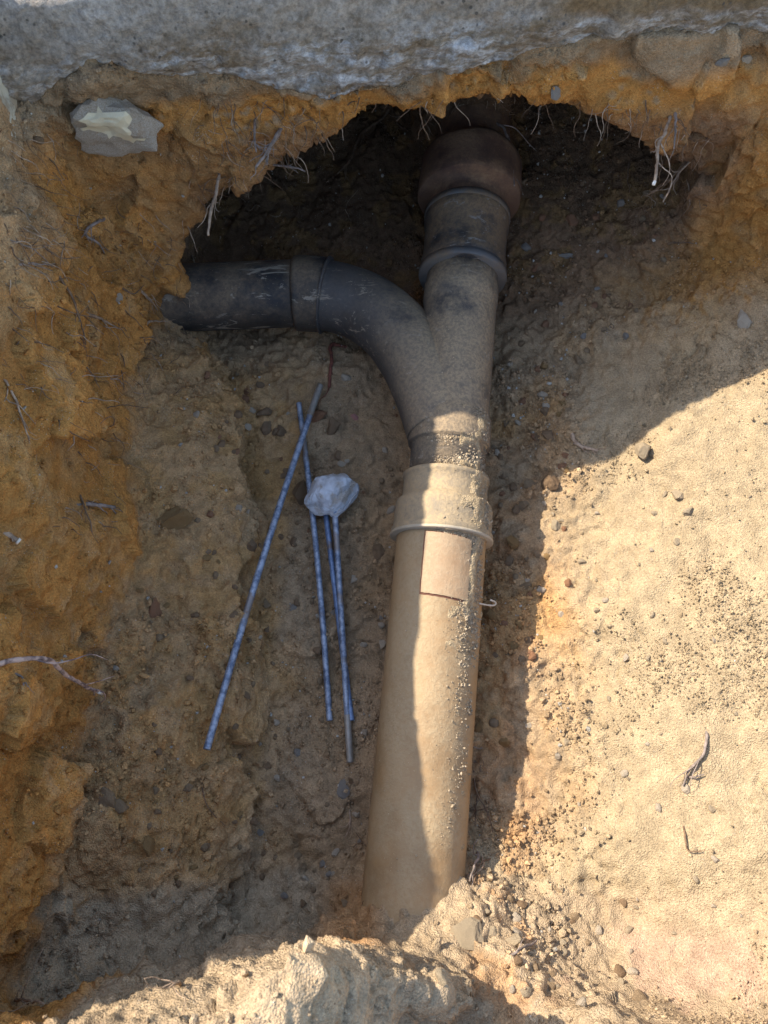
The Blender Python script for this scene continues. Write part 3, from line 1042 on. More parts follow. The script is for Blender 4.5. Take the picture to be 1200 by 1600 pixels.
def caked():
    ys = np.arange(-0.13, yb[644] + .01, 0.0025); an = np.arange(R(12), R(80), 0.025)
    Y, A = np.meshgrid(ys, an, indexing='ij')
    base = np.array([[on_pipe(y, a, rad_at(y)) for a in an] for y in ys])
    nr = np.array([[on_pipe(y, a, 1.0) - PA(y) for a in an] for y in ys])
    flat = base.reshape(-1, 3)
    dens = np.interp(ys, [-.13, 0.0, 0.22, 0.30, yb[760], yb[644]], [0.25, 0.15, 0.2, 0.9, 1.0, 0.55])[:, None]
    hgt = dens * np.exp(-((A - R(44)) / R(15)) ** 2) * 1.25 - 0.72
    for c0 in (yb[835] - .010, yb[692] - .007, yb[740] + .008):
        hgt = np.maximum(hgt, 0.9 * np.exp(-((Y - c0) / .009) ** 2) * np.exp(-((A - R(30)) / R(32)) ** 2) - 0.5)
    hgt = hgt + 0.55 * fbm(flat, 38, 4, 301, 0.6).reshape(hgt.shape)
    v = flat + nr.reshape(-1, 3) * np.clip(hgt * 0.0065, -0.003, 0.0045).reshape(-1, 1)
    m = len(an)
    i = np.arange(len(ys) - 1)[:, None] * m + np.arange(m - 1)[None, :]
    q = np.stack([i, i + 1, i + m + 1, i + m], -1).reshape(-1, 4)
    me = mesh_np('caked_dirt', v, q[:, ::-1])
    set_col(me, np.array([0.40, 0.292, 0.165]) * (1 + 0.12 * fbm(v, 60, 3, 5))[:, None])
    return me


ck = link('caked_dirt', caked(), M['soil'], drain)
fsel = 0.5 + 0.9 * fbm(ps, 30, 3, 44) > r_.random(len(ps))
ps, pn, pz, pc = ps[fsel], pn[fsel], pz[fsel] * r_.uniform(.6, 1.5, fsel.sum()), pc[fsel] * 0.85
o = crumbs('dirt_crumbs', ps, pn, pz, pc, M['soil'], 9, parent=drain)
tag(o, kind='stuff')
print('TRIS ground', len(gme.polygons) * 2)
#DETAILS

# ------------------------------------------------------------------ reinforcing bars and the concrete lump
def bar(name, pts, lift, mat, radius=0.0065, ribs=True, n=None, parent=None, bend=0.0):
    P = []
    for (px, py), h in zip(pts, lift):
        p, nrm, dep = hit(px, py)
        P.append(np.array(p) + np.array([0, 0, h]))
    L = sum(np.linalg.norm(P[i + 1] - P[i]) for i in range(len(P) - 1))
    n = n or int(L / 0.0022)
    S = spline(P, n)
    rad = np.full(n, radius)
    if ribs:
        k = np.arange(n)
        rad = radius * np.where(k % 4 < 2, 1.10, 0.94)
    v, f = tube(S, rad, 12)
    v = v + 0.0004 * fbm(v, 160, 2, 4)[:, None]
    o = link(name, mesh_np(name, v, f), mat, parent)
    return o, S


def straight_bar(name, a, b, za, zb, mat, radius=0.0065, parent=None, n=None, sag=0.0):
    """a, b: picture points of the two ends; za, zb: heights of the bar's axis there"""
    A, B = at(*a, za), at(*b, zb)
    L = np.linalg.norm(B - A)
    n = n or int(L / 0.0022)
    t = np.linspace(0, 1, n)[:, None]
    S = A + (B - A) * t
    side = np.cross((B - A) / L, [0, 0, 1.0])
    S = S + side * (sag * np.sin(np.pi * t))
    k = np.arange(n)
    rad = radius * np.where(k % 3 < 1, 1.04, 0.985)
    v, f = tube(S, rad, 14)
    v = v + 0.0003 * fbm(v, 160, 2, 4)[:, None]
    return link(name, mesh_np(name, v, f), mat, parent), S


def floor_z(px, py): return hit(px, py)[0].z


GB = 'steel bars lying on the pit floor'
def rest(a, b, za, zb, clear=0.004):
    """lift a bar's ends until it rests on the earth instead of cutting it"""
    for _ in range(60):
        A, B = at(*a, za), at(*b, zb)
        worst, wt = 1, 0
        for t in np.linspace(0.0, 1.0, 60):
            q = A + (B - A) * t
            ok, p, n_, _i = ground.ray_cast(Vector((q[0], q[1], q[2] + 0.12)), Vector((0, 0, -1)))
            if ok and q[2] - p.z - clear < worst: worst, wt = q[2] - p.z - clear, t
        if worst >= 0: break
        za -= worst * (1 - wt) - 0.0005; zb -= worst * wt - 0.0005
    return za, zb


za1, zb1 = rest((500, 603), (323, 1171), floor_z(500, 603) + .016, floor_z(323, 1171) + .008)
b1, S1 = straight_bar('steel_bar', (500, 603), (323, 1171), za1, zb1, M['rebar'], 0.0060, sag=0.006)
tag(b1, 'longest blue-grey ribbed steel bar, lying diagonally left of the others', 'steel bar', GB)
tipd = (S1[0] - S1[8]) / np.linalg.norm(S1[0] - S1[8])
v, f = tube(np.linspace(S1[0] + tipd * .002, S1[34], 30), 0.0066, 14); link('dull_tip', mesh_np('dull_tip', v, f), M['rebar_dull'], b1)['label'] = 'bare brownish tip of the bar'
zc = floor_z(515, 770)
b2, S2 = straight_bar('steel_bar', (467, 630), (515, 1126), *rest((467, 630), (515, 1126), floor_z(467, 630) + .006, floor_z(515, 1126) + .006, .003), M['rebar'], 0.0056, sag=-0.006)
tag(b2, 'ribbed steel bar crossing under the diagonal bar and behind the concrete lump', 'steel bar', GB)
b3, S3 = straight_bar('steel_bar', (507, 785), (549, 1126), *rest((507, 785), (549, 1126), zc + .012, floor_z(549, 1126) + .006, .003), M['rebar_dark'], 0.0056)
tag(b3, 'darker ribbed steel bar tucked beneath the bar that carries the concrete lump', 'steel bar', GB)
lumpbar = bpy.data.objects.new('steel_bar', None)
scene.collection.objects.link(lumpbar)
tag(lumpbar, 'steel bar with a whitish lump of broken concrete stuck to its top end', 'steel bar', GB)
b4, S4 = straight_bar('bar', (521, 760), (547, 1191), *rest((521, 760), (547, 1191), zc + .034, floor_z(547, 1191) + .008, .004), M['rebar'], 0.0056, lumpbar)
i4 = int(len(S4) * 0.84)
v, f = tube(S4[i4:], 0.0062, 14); link('dull_end', mesh_np('dull_end', v, f), M['rebar_dull'], b4)


def lump_mesh():
    # outline of the lump as seen, in metres about its centre (right, away), and its thickness
    outline = [(-41, 16), (-36, -4), (-30, -14), (-14, -22), (-2, -34), (14, -36), (30, -33), (42, -28), (38, -14), (40, 2), (34, 18), (25, 27), (15, 42), (6, 40), (-4, 33), (-18, 36), (-30, 30)]
    v = ICO4[0].copy()
    ang = np.arctan2(v[:, 1], v[:, 0])
    oa = np.array([math.atan2(-b, a) for a, b in outline]); orad = np.array([math.hypot(a, b) for a, b in outline])
    o = np.argsort(oa); oa, orad = oa[o], orad[o]
    rr = np.interp(ang, np.concatenate([oa - 2 * np.pi, oa, oa + 2 * np.pi]), np.tile(orad, 3)) * 0.00130
    hor = np.hypot(v[:, 0], v[:, 1])
    prof = np.clip(hor, 0, 1) ** 0.55
    out = np.stack([np.cos(ang) * rr * prof, np.sin(ang) * rr * prof, np.sign(v[:, 2]) * np.abs(v[:, 2]) ** 0.7 * 0.030], 1)
    out[:, 2] += 0.008 * np.clip(out[:, 0] / 0.04, -1, 1)
    rl = np.random.default_rng(12)
    for _ in range(9):                          # fracture faces
        nn = rl.normal(size=3); nn[2] = abs(nn[2]) + .5; nn /= np.linalg.norm(nn)
        dd = out @ nn
        out -= np.clip(dd - rl.uniform(.62, .85) * dd.max(), 0, None)[:, None] * nn * .95
    # a broken shoulder: the left lower part drops away
    step = sstep(0.006, -0.004, out[:, 1] - 0.25 * out[:, 0] + 0.012) * (out[:, 2] > 0)
    out[:, 2] -= 0.011 * step
    out += 0.0016 * np.stack([fbm(out, 110, 2, 211), fbm(out, 110, 2, 212), fbm(out, 110, 2, 213)], 1)
    out += 0.0030 * np.stack([fbm(out, 45, 3, 201), fbm(out, 45, 3, 202), fbm(out, 45, 3, 203)], 1)
    return mesh_np('concrete_lump', out, ICO4[1], smooth=False)


lump = link('concrete_lump', lump_mesh(), M['lump'], lumpbar)
lc = at(518, 766, zc + .040)
lump.location = lc
lump.rotation_euler = (R(-8), 0, 0)

# ------------------------------------------------------------------ concrete and stones in the walls
def place_rock(name, px, py, wpx, mat, seed, stretch=(1, .8, .6), sink=0.38, base=ICO3, rough=0.13, planes=9, rotz=None, lean=True):
    p, n, dep = hit(px, py)
    s = wpx / 2 * dep / FPX / max(stretch[0], stretch[1])
    me = mesh_np(name, rock_shape(seed, base, planes, rough, stretch), base[1], smooth=False)
    me.materials.append(mat)
    o = bpy.data.objects.new(name, me)
    scene.collection.objects.link(o)
    q = n.to_track_quat('Z', 'Y') if lean else Vector((0, 0, 1)).to_track_quat('Z', 'Y')
    o.rotation_mode = 'QUATERNION'
    o.rotation_quaternion = q @ Euler((0, 0, rotz if rotz is not None else random.uniform(0, 6.28))).to_quaternion()
    o.location = p + n * s * stretch[2] * (1 - 2 * sink)
    o.scale = (s, s, s)
    return o


def facing_rock(name, px, py, wpx, hpx, depth_m, mat, seed, out=0.02, base=ICO3, rough=0.06):
    """a stone set in a bank: its broad face towards the open pit"""
    p, n, dep = hit(px, py)
    sx, sz = wpx / 2 * dep / FPX, hpx / 2 * dep / FPX
    me = mesh_np(name, rock_shape(seed, base, 9, rough, (1, 1, 1)), base[1], smooth=False)
    me.materials.append(mat)
    o = bpy.data.objects.new(name, me)
    scene.collection.objects.link(o)
    o.rotation_euler = (R(-30), 0, R(5))
    o.scale = (sx * 1.12, depth_m, sz * 1.12)
    o.location = p + Vector((0, -out, 0))
    return o


ch = facing_rock('concrete_block', 185, 172, 132, 100, 0.05, M['old_concrete'], 31, out=0.022, base=ICO4, rough=0.17)
tag(ch, 'grey lump of old concrete with painted cream sunlight, set in the bank below the slab', 'concrete block')
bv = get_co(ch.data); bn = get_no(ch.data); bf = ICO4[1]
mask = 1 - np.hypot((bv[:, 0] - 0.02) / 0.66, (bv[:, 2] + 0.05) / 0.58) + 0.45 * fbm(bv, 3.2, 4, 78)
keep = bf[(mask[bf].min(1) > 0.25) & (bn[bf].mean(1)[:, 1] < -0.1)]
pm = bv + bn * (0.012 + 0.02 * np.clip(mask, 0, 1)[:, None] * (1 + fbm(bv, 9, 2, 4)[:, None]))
pa = link('painted_sun_patch', mesh_np('painted_sun_patch', pm, keep, smooth=False), M['lime_and_sunspot'], ch)  # spot of sunlight painted onto the block as a raised cream layer

# corner of a pale slab jutting from the left rim
def box_rough(name, sx, sy, sz, seed, amp=0.004, cuts=10):
    import bmesh
    bm = bmesh.new(); bmesh.ops.create_cube(bm, size=1)
    bmesh.ops.scale(bm, vec=(sx, sy, sz), verts=bm.verts)
    bmesh.ops.subdivide_edges(bm, edges=bm.edges[:], cuts=cuts, use_grid_fill=True)
    me = bpy.data.meshes.new(name); bm.to_mesh(me); bm.free()
    c = get_co(me); nn = get_no(me)
    c += nn * (amp * fbm(c, 25, 4, seed))[:, None]
    me.vertices.foreach_set('co', c.astype(np.float32).ravel()); me.update()
    return me


ed = link('concrete_slab_piece', box_rough('concrete_slab_piece', .30, .24, .07, 5), M['pale_concrete'])
e0 = Vector(at(4, 230, -0.10))
ed.location = e0 + Vector((-.150, 0.0, 0.0)); ed.rotation_euler = (R(14), 0, R(3))
tag(ed, 'pale concrete edge just showing at the left border beside the foundation', 'concrete edge')

# ------------------------------------------------------------------ stones one can pick out
def stone(px, py, w, mat, label, group=None, **kw):
    nm = 'clod' if mat.startswith('clod') else 'stone'
    o = place_rock(nm, px, py, w, M[mat], seed=int(px * 7 + py * 13) % 9973, **kw)
    return tag(o, label, 'clod' if nm == 'clod' else 'stone', group)


GS = 'stones lying on the pit floor'
stone(437, 632 + 42, 26, 'stone_brown', 'rounded brown stone just left of where the two steel bars cross', GS)
stone(521, 667, 34, 'stone_brown', 'square brown stone right of the top of the diagonal steel bar', GS)
stone(497, 652, 32, 'stone_red', 'dark brown stone behind the diagonal steel bar tip', GS, sink=.4)
stone(553, 652, 16, 'stone_pink', 'small pink brick chip right of the steel bar tops', GS)
stone(417, 668, 26, 'stone_brown', 'brown stone leftmost of the pair beside the crossing bars', GS)
stone(394, 640, 16, 'stone_pale', 'small pale stone upper left of the crossing steel bars', GS)
stone(382, 623, 22, 'stone_red', 'reddish stone furthest from the bars below the branch pipe', GS)
stone(412, 645, 26, 'stone_brown', 'dark half-buried stone between pale pebble and steel bar', GS, sink=.45)
stone(470, 772, 42, 'stone_brown', 'brown stone wedged left of the concrete lump', GS, sink=.4)
stone(390, 852, 30, 'stone_brown', 'brown stone at the foot of the left bank beside the diagonal bar', GS)
stone(272, 812, 58, 'clod_ochre', 'large ochre clod sticking out of the left bank', stretch=(1, .75, .55))
stone(240, 955, 44, 'stone_red', 'flat reddish clod on the left bank below the ochre clod', GS, stretch=(1, .6, .35))
stone(305, 962, 18, 'stone_brown', 'small brown stone in a crumbly hollow of the left bank', GS)
stone(612, 797, 17, 'stone_pale', 'pale pebble touching the left side of the pipe coupling', GS)
stone(590, 862, 26, 'stone_brown', 'brown stone between the steel bars and the brown pipe top', GS, sink=.4)
stone(537, 1232, 30, 'stone_grey', 'flat grey stone below the lowest steel bar end', GS, stretch=(.8, 1, .35))
stone(524, 1334, 17, 'stone_pale', 'whitish pebble on the dark floor left of the pipe foot', GS)
stone(190, 1262, 30, 'clod', 'brown clod at the foot of the left wall', sink=.35)
stone(165, 1248, 36, 'clod', 'broader crumbly clod leaning on the ochre wall foot', sink=.45)
stone(232, 1318, 46, 'clod_ochre', 'reddish ochre clod on the left bank near the bottom', sink=.4, stretch=(1, .8, .4))
stone(893, 346, 22, 'stone_red', 'brown stone in the dark hollow right of the clay socket', GS)
stone(884, 400, 36, 'stone_grey', 'thin grey slate shard in the dark hollow right of the pipe', GS, stretch=(1, .3, .25), rotz=.4)
stone(834, 419, 18, 'stone_red', 'small brown stone beside the upper pipe coupling', GS)
stone(837, 487, 12, 'stone_pale', 'tiny pale pebble right of the pipe branch', GS)
stone(848, 619, 18, 'stone_pale', 'pale stone in shade right of the black fitting', GS)
stone(858, 681, 26, 'stone_brown', 'egg-shaped brown stone right of the black collar', GS)
stone(838, 684, 20, 'stone_brown', 'brown stone just left of the egg-shaped one', GS)
stone(862, 752, 38, 'stone_brown', 'large oval brown stone at the sunlit edge right of the coupling', GS)
stone(828, 758, 24, 'clod', 'dark clod left of the large oval stone', sink=.3)
stone(820, 790, 26, 'clod', 'clod below the large oval stone', sink=.35)
stone(798, 850, 30, 'clod_ochre', 'orange clod in the shaded strip beside the coupling lip', sink=.3)
stone(822, 915, 26, 'clod', 'brown clod in the pipe shadow beside the square patch', sink=.35)
stone(770, 832, 12, 'stone_pale', 'tiny pale chip beside the coupling lip', GS)
stone(768, 958, 26, 'clod_ochre', 'orange clod touching the pipe below the wire hook', sink=.35)
stone(750, 1138, 26, 'clod_ochre', 'brown stone against the pipe right side, nearest of three', sink=.25)
stone(772, 1128, 20, 'clod', 'middle one of three brown clods by the pipe', sink=.3)
stone(788, 1158, 22, 'clod_ochre', 'outer one of three brown clods by the pipe', sink=.3)
stone(826, 1133, 14, 'stone_pale', 'round pale pebble right on the shadow edge', GS)
stone(1012, 706, 40, 'clod_tan', 'wedge of tan earth standing up on the sunlit slope near the shadow edge', stretch=(.75, 1, .8), sink=.15)
stone(1160, 500, 34, 'stone_pale', 'pale stone stuck in the bank at right', GS)
stone(905, 563, 24, 'clod', 'brown clod on the shaded slope right of the fitting', sink=.4)
stone(732, 1462, 66, 'clod_tan', 'broad flat tan slab of earth at the foot of the pipe', stretch=(1, .75, .28), sink=.2)
stone(803, 1472, 34, 'clod_tan', 'rounded tan clod right of the flat earth slab', sink=.25)
stone(690, 1530, 30, 'clod_tan', 'tan clod on the near bank below the flat earth slab', sink=.3)
stone(865, 146, 24, 'stone_grey', 'grey-white pebble in the earth right above the clay socket', GS, sink=.2)
stone(1166, 92, 26, 'stone_pale', 'pale elongated stone in dark earth at the top right', GS, stretch=(.5, 1, .4))
stone(1130, 96, 26, 'stone_grey', 'grey stone in dark earth under the slab at top right', GS)
stone(57, 218, 22, 'stone_brown', 'brown pebble in the topsoil left of the old concrete lump', GS)
stone(185, 466, 22, 'stone_pale', 'pale stone in the root tangle left of the branch pipe', GS)
stone(870, 1180, 14, 'stone_pale', 'pale grain nearest the shadow edge on the sunlit slope', GS)
stone(975, 1208, 14, 'stone_pale', 'pale pebble left of the grey twig on the sunlit slope', GS)
stone(1072, 1232, 18, 'stone_pale', 'pale pebble at the lower end of the grey twig', GS)
stone(1028, 1262, 16, 'stone_pale', 'pale pebble below the grey twig on the sunlit slope', GS)
stone(870, 820, 22, 'clod_tan', 'sunlit clod on the shadow edge level with the coupling', sink=.3)
stone(1075, 800, 20, 'clod_tan', 'tan clod on the upper sunlit slope', sink=.3)
stone(1060, 775, 26, 'clod_tan', 'larger tan clod higher on the sunlit slope', sink=.35)
LEVEL = ((330, 'level with the clay socket'), (430, 'level with the upper coupling'), (500, 'level with the branch pipe'), (560, 'just below branch pipe level'),
         (610, 'level with the elbow'), (650, 'level with the bar tops'), (700, 'level with the black collar'), (740, 'just above the coupling level'), (790, 'level with the concrete lump'), (840, 'level with the coupling lip'),
         (890, 'level with the square patch'), (940, 'level with the wire hook'), (1000, 'just below patch level'), (1070, 'at mid pipe level'), (1130, 'level with the straight bar end'), (1180, 'level with the diagonal bar end'),
         (1240, 'just below the bar ends'), (1300, 'well below the bar ends'), (1360, 'level with the frayed root'), (1420, 'level with the pipe foot'), (1480, 'level with the flat earth slab'), (1540, 'near the bottom rim'), (1700, 'at the bottom border'))
COLR = {'stone_brown': 'brown stone', 'clod': 'dull brown clod', 'stone_red': 'reddish stone', 'clod_ochre': 'ochre clod', 'stone_pale': 'pale stone', 'stone_grey': 'grey stone', 'clod_tan': 'tan clod'}
seen = set()
for k, (where, grp, region, mats, cnt, lo, hi) in enumerate((
        ('in shade right of the pipe', 'small stones right of the pipe', (770, 560, 890, 1050), ('stone_brown', 'clod', 'stone_red', 'clod_ochre', 'stone_pale'), 90, 8, 20),
        ('in the hollow right of pipe', 'small stones in the hollow', (810, 260, 1060, 560), ('stone_red', 'clod', 'stone_brown', 'stone_grey'), 60, 8, 20),
        ('on the floor left of pipe', 'small stones left of the pipe', (300, 560, 630, 850), ('stone_brown', 'stone_pale', 'stone_red', 'clod'), 80, 8, 20),
        ('left beside the brown pipe', 'small stones beside the bars', (400, 850, 600, 1420), ('stone_brown', 'stone_grey', 'stone_pale', 'clod'), 90, 8, 18),
        ('on the sunlit slope', 'small clods on the sunlit slope', (860, 760, 1190, 1480), ('clod_tan', 'stone_pale', 'clod_tan'), 60, 7, 18),
        ('on the left bank', 'small clods on the left bank', (210, 820, 400, 1420), ('clod', 'stone_brown', 'clod_ochre'), 70, 8, 20),
        ('in the heap at pipe foot', 'small clods at the pipe foot', (650, 1400, 1000, 1580), ('clod_tan', 'stone_pale', 'clod', 'stone_brown'), 80, 9, 26))):
    rr3 = random.Random(k + 5)
    meshes = {}
    for q in range(cnt):
        px, py = rr3.uniform(region[0], region[2]), rr3.uniform(region[1], region[3])
        p, n, dep = hit(px, py)
        if n.z < 0.25 or abs(p.x - pipe_x(p.y)) < 0.085:
            continue
        mt = rr3.choice(mats); vr = rr3.randrange(4)
        w = rr3.uniform(lo, hi)
        size_word = 'tiny' if w < lo + (hi - lo) * .34 else 'small' if w < lo + (hi - lo) * .67 else 'larger'
        lab = f"{size_word} {COLR[mt]} {where}, {next(b_ for a_, b_ in LEVEL if py < a_)}"
        if lab in seen:
            continue
        seen.add(lab)
        if (mt, vr) not in meshes:
            me = mesh_np('small_stone', rock_shape(400 + vr + k * 10, ICO2, 9, .14, (1, .8, .65)), ICO2[1], smooth=False)
            me.materials.append(M[mt]); meshes[(mt, vr)] = me
        nm = 'clod' if mt.startswith('clod') else 'stone'
        o = bpy.data.objects.new(nm, meshes[(mt, vr)])
        scene.collection.objects.link(o)
        s = w / 2 * dep / FPX
        o.scale = (s, s, s); o.location = p + n * s * .08
        o.rotation_euler = (rr3.uniform(-.5, .5), rr3.uniform(-.5, .5), rr3.uniform(0, 6.28))
        tag(o, lab, nm, grp)

# ------------------------------------------------------------------ roots and twigs
def root(pts, w, mat, label, hang=False, off=0.006, taper=0.45, group='roots in the pit walls', nm='root', cut=False, wig=0.0015, cat='root'):
    P = []
    d0 = None
    for i, (px, py) in enumerate(pts):
        p, n, dep = hit(px, py)
        if d0 is None: d0 = dep
        if hang and i > 0:
            dd = min(dep - off, d0 - 0.012 * i)
            P.append(np.array(CAM) + ray(px, py) * dd)
        else:
            P.append(np.array(p) + np.array(n) * (off if i else -0.004))
    n = max(14, len(pts) * 8)
    S = spline(P, n)
    j = wig * np.stack([fbm(S, 55, 2, a + len(label)) for a in (1, 2, 3)], 1)
    S = S + j
    r0 = w / 2 * d0 / FPX
    rad = np.linspace(r0, r0 * taper, n) * (1 + 0.18 * fbm(S, 120, 2, 8))
    rad = rad * 0.8
    v, f = tube(S, rad, 8)
    rk = random.Random(len(label) * 31 + int(pts[0][0]))
    for _ in range(2 if w < 5 else 4):                   # side rootlets grow from the main strand
        i = rk.randrange(n // 4, n - 2)
        dr = S[i + 1] - S[i]; dr /= np.linalg.norm(dr) + 1e-9
        Lk = rk.uniform(.25, .6) * np.linalg.norm(S[-1] - S[0])
        q = [S[i]]
        for _k in range(4):
            dr = dr + np.array([rk.uniform(-.7, .7), rk.uniform(-.5, .5), rk.uniform(-.7, .4)]); dr /= np.linalg.norm(dr)
            q.append(q[-1] + dr * Lk / 4)
        v2, f2 = tube(spline(q, 12), np.linspace(rad[i] * .5, rad[i] * .15, 12), 6)
        f += [tuple(a_ + len(v) for a_ in t_) for t_ in f2]
        v = np.concatenate([v, v2])
    o = link(nm, mesh_np(nm, v, f), M[mat])
    tag(o, label, cat, group)
    if cut:
        v, f = tube([S[-2], S[-1] + (S[-1] - S[-2]) * .6], [rad[-1] * 1.12, rad[-1] * 1.05], 8)
        link('cut_end', mesh_np('cut_end', v, f), M['cut_end'], o)
    return o


root([(758, 172), (772, 190), (788, 203), (794, 232), (801, 262), (803, 290)], 6, 'root_grey', 'grey root hanging down over the right side of the clay socket', True)
root([(783, 200), (780, 220), (776, 235)], 3, 'root_grey', 'short fine root left of the grey one on the clay socket', True)
root([(1048, 182), (1040, 205), (1030, 225), (1026, 255), (1022, 287)], 7, 'root_pale', 'pale root with a white cut end hanging at upper right', True, cut=True, taper=.8)
root([(1054, 175), (1055, 205), (1053, 232)], 6, 'root_grey', 'short grey root right beside the pale cut root', True)
root([(1072, 254), (1045, 282), (1012, 306)], 5, 'root_brown', 'thin root slanting down left below the pale cut root', True)
root([(1076, 254), (1055, 278), (1036, 316)], 5, 'root_pale', 'longer of the two slanting roots below the pale cut root', True)
root([(1070, 274), (1076, 295), (1078, 320)], 4, 'root_pale', 'short upright rootlet at the right edge of the hollow', True)
root([(986, 246), (980, 272), (984, 300)], 4, 'root_brown', 'thin root hanging in the hollow left of the pale cut root', True)
root([(982, 236), (1005, 234), (1022, 232)], 4, 'root_brown', 'short level root at the top of the right hollow', True)
root([(1042, 383), (1065, 380), (1085, 382)], 4, 'root_brown', 'short level root on the bank right of the hollow')
root([(607, 172), (590, 190), (568, 206), (556, 226), (547, 250), (528, 272)], 6, 'root_brown', 'brown root hanging from the lip left of the clay socket', True)
root([(568, 206), (575, 215), (572, 222)], 3, 'root_brown', 'fine fork of the brown root at the lip', True)
root([(612, 180), (628, 198), (662, 216)], 5, 'root_brown', 'brown root slanting towards the clay socket', True)
root([(650, 172), (668, 188), (680, 197)], 4, 'root_brown', 'short root hanging just left above the clay socket', True)
root([(345, 272), (338, 300), (331, 325), (325, 368)], 7, 'root_pale', 'pale root hanging in front of the ochre bank above the branch pipe', True, taper=.7)
root([(350, 352), (343, 374)], 6, 'root_pale', 'stubby pale rootlet above the branch pipe', True)
root([(442, 200), (420, 232), (400, 262)], 8, 'root_grey', 'thick grey root in the bank left of the hollow', True, taper=.6)
root([(437, 208), (422, 236), (418, 258)], 6, 'root_grey', 'grey root close beside the thick grey one', True)
root([(397, 190), (397, 215), (400, 237)], 6, 'root_grey', 'upright grey rootlet in the bank under the slab', True)
root([(420, 257), (450, 260), (478, 267)], 5, 'root_grey', 'level grey root crossing the bank left of the hollow', True)
root([(430, 264), (440, 280), (450, 297)], 4, 'root_brown', 'thin root dangling below the level grey root', True)
root([(172, 342), (145, 352), (132, 362), (148, 380), (165, 395)], 7, 'root_grey', 'crooked grey root on the left bank above the root tangle')
root([(300, 398), (306, 418), (313, 436)], 4, 'root_pale', 'thin pale root where the branch pipe enters the wall', True)
root([(0, 578), (18, 615), (32, 665), (46, 692)], 6, 'root_pale', 'long thin root running down the left wall at the picture border')
root([(128, 488), (158, 500), (182, 514)], 7, 'root_pale', 'pale root pointing at the branch pipe from the left')
root([(-4, 825), (25, 850)], 12, 'root_pale', 'stout cut root stub at the left border', off=.012, taper=.9, cut=True)
root([(-8, 1034), (40, 1046), (90, 1062), (152, 1085)], 11, 'root_pink', 'thick pinkish root sticking out from the left wall', off=.03, taper=.75, cut=True)
root([(15, 1043), (34, 1062), (42, 1082)], 6, 'root_grey', 'short grey root below the thick pinkish root')
root([(118, 788), (148, 792), (172, 797)], 9, 'root_grey', 'short grey stub poking from the ochre wall', off=.012, taper=.8)
root([(128, 770), (130, 795), (140, 830)], 5, 'root_brown', 'dark root hanging beside the short grey stub')
root([(85, 422), (108, 470), (132, 536)], 6, 'root_brown', 'long brown root slanting through the tangle at left')
root([(10, 415), (50, 412), (84, 418)], 6, 'root_grey', 'level grey root at the left border in the tangle')
root([(5, 372), (40, 385), (82, 418)], 4, 'root_grey', 'thin grey root above the level one at the left border')
root([(212, 450), (232, 470), (246, 486)], 5, 'root_pale', 'curved pale rootlet left of the branch pipe end')
root([(220, 520), (234, 505), (252, 502)], 6, 'root_pale', 'hooked pale rootlet below the branch pipe end')
root([(190, 450), (205, 455), (225, 448)], 4, 'root_brown', 'thin brown rootlet above the curved pale one')
root([(160, 590), (180, 592), (188, 606)], 4, 'root_pale', 'fine root loop on the ochre wall')
root([(150, 640), (190, 635), (240, 640)], 3, 'root_brown', 'hair-thin root across the ochre wall')
root([(544, 541), (520, 543), (517, 570), (514, 602)], 8, 'root_red', 'dark red root on the floor below the elbow', taper=.8)
root([(893, 678), (903, 691), (918, 700), (936, 705)], 9, 'root_pale', 'curved tan root at the edge of the shadow on the right slope', taper=.6)
root([(1102, 1133), (1104, 1165), (1094, 1186), (1076, 1206), (1068, 1228)], 7, 'root_grey', 'crooked grey twig on the sunlit slope', nm='twig', cat='twig', group='twigs on the slope', off=.008)
root([(1068, 1212), (1085, 1212), (1098, 1210)], 5, 'root_grey', 'short side twig at the foot of the crooked grey twig', nm='twig', cat='twig', group='twigs on the slope', off=.006)
root([(1068, 1288), (1070, 1312), (1075, 1330), (1098, 1332)], 4, 'root_brown', 'thin bent twig low on the sunlit slope', nm='twig', cat='twig', group='twigs on the slope')
root([(745, 1328), (742, 1352), (728, 1385)], 7, 'root_grey', 'frayed grey root sticking up at the pipe foot', off=.014)
root([(752, 1332), (748, 1356), (738, 1382)], 4, 'root_pale', 'thin pale root beside the frayed one at the pipe foot', off=.012)
root([(770, 1338), (752, 1358), (735, 1378)], 4, 'root_brown', 'brown root leaning right at the pipe foot', off=.010)
root([(742, 1182), (746, 1230), (758, 1272), (770, 1302)], 4, 'root_brown', 'long thin root along the shaded right side of the pipe')
root([(748, 1190), (744, 1250), (742, 1290)], 3, 'root_brown', 'hair root close to the pipe right side')
root([(738, 1165), (748, 1166), (755, 1172)], 4, 'root_pale', 'tiny pale root loop beside the pipe')
root([(284, 1534), (280, 1548), (272, 1560)], 7, 'root_pale', 'pale broken root standing on the near rim', off=.012)
root([(38, 1556), (44, 1575), (50, 1592)], 8, 'root_pale', 'pale stick at the bottom left corner', off=.02, nm='twig', cat='twig', group='twigs on the rim')
root([(310, 1200), (325, 1260), (345, 1290)], 3, 'root_brown', 'faint thin root on the left bank floor')
root([(548, 1258), (546, 1290), (540, 1312)], 4, 'root_pale', 'thin root on the floor left of the pipe foot')
root([(790, 1500), (815, 1490), (838, 1472)], 8, 'root_grey', 'grey twig lying in the loose heap near the bottom', nm='twig', cat='twig', group='twigs on the slope')

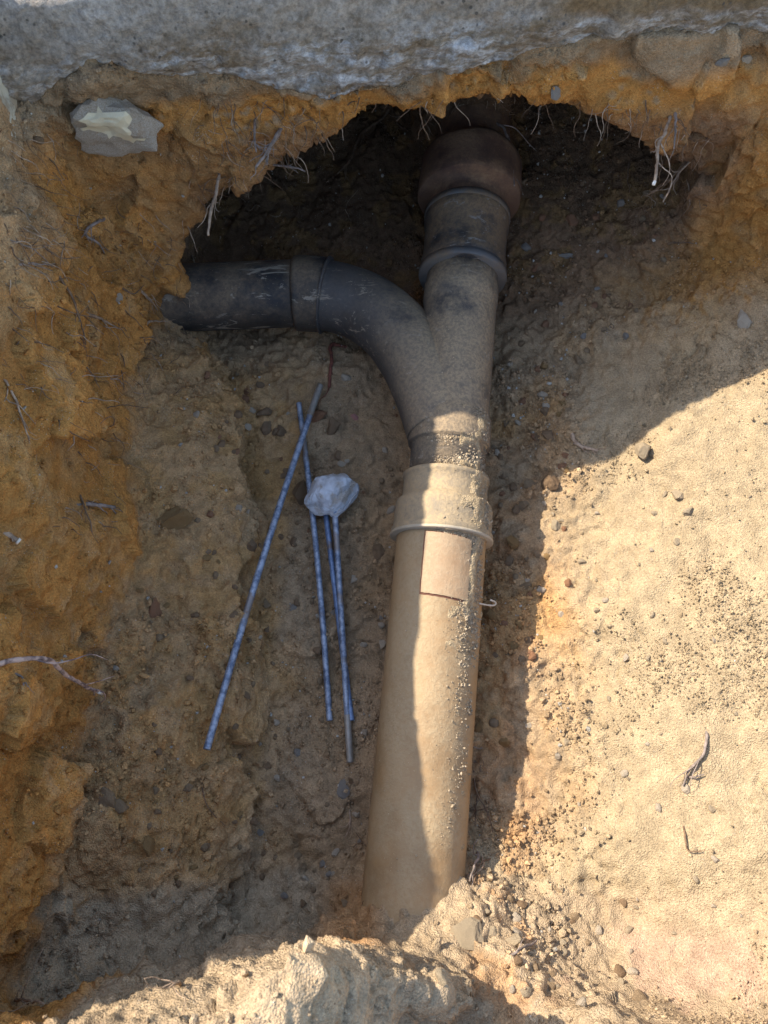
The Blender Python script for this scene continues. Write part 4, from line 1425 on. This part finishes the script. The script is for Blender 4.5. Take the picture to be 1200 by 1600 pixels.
# pale wire hook on the pipe's right side
wy = row_y(740, 938)
wp = [on_pipe(wy, R(62), .0805), on_pipe(wy + .001, R(75), .092), on_pipe(wy + .003, R(80), .101), on_pipe(wy + .008, R(80), .103), on_pipe(wy + .010, R(74), .095)]
v, f = tube(spline(wp, 24), 0.0016, 8)
wo = link('wire_hook', mesh_np('wire_hook', v, f), M['wire'])
tag(wo, 'thin pale hook of wire at the right side of the brown pipe', 'wire')


# fine hair roots in the earth under the slab and on the left wall
def hair_roots(seed, mult, rmul):
    V, Fc = [], []
    rr4 = random.Random(seed)
    cnt = 0
    for (x0, y0, x1, y1, n) in ((300, 150, 1060, 205, 120), (300, 190, 560, 330, 70), (0, 330, 290, 620, 150), (90, 620, 200, 830, 40), (1000, 190, 1110, 340, 25), (0, 200, 130, 400, 40), (735, 1180, 775, 1330, 18), (560, 1300, 600, 1440, 8)):
        for _ in range(int(n * mult)):
            px, py = rr4.uniform(x0, x1), rr4.uniform(y0, y1)
            p, nn, dep = hit(px, py)
            if dep > 1.75: continue
            dr = (nn * rr4.uniform(.3, 1) + Vector((rr4.uniform(-1, 1), rr4.uniform(-.6, .3), rr4.uniform(-1.2, .3)))).normalized()
            L = rr4.uniform(.012, .06); r0 = rr4.uniform(.0004, .0010) * rmul
            pts = [np.array(p - nn * .003)]
            for k in range(5):
                dr = (dr + Vector((rr4.uniform(-.6, .6), rr4.uniform(-.6, .6), rr4.uniform(-.75, .3)))).normalized()
                pts.append(pts[-1] + np.array(dr) * L / 5)
            v, f = tube(spline(pts, 10), np.linspace(r0, r0 * .4, 10), 4, cap=False)
            V.append(v); Fc += [tuple(i + cnt for i in t) for t in f]; cnt += len(v)
    return mesh_np('hair_roots', np.concatenate(V), Fc)


ho = link('hair_roots', hair_roots(11, 1.2, 1.3), M['root_brown'])
tag(ho, 'fine brown hair roots fringing the bank under the slab and left wall', 'roots', kind='stuff')
hp = link('hair_roots', hair_roots(12, 0.6, 1.2), M['root_pale'])
tag(hp, 'fine pale hair roots fringing the bank under the slab and left wall', 'roots', kind='stuff')
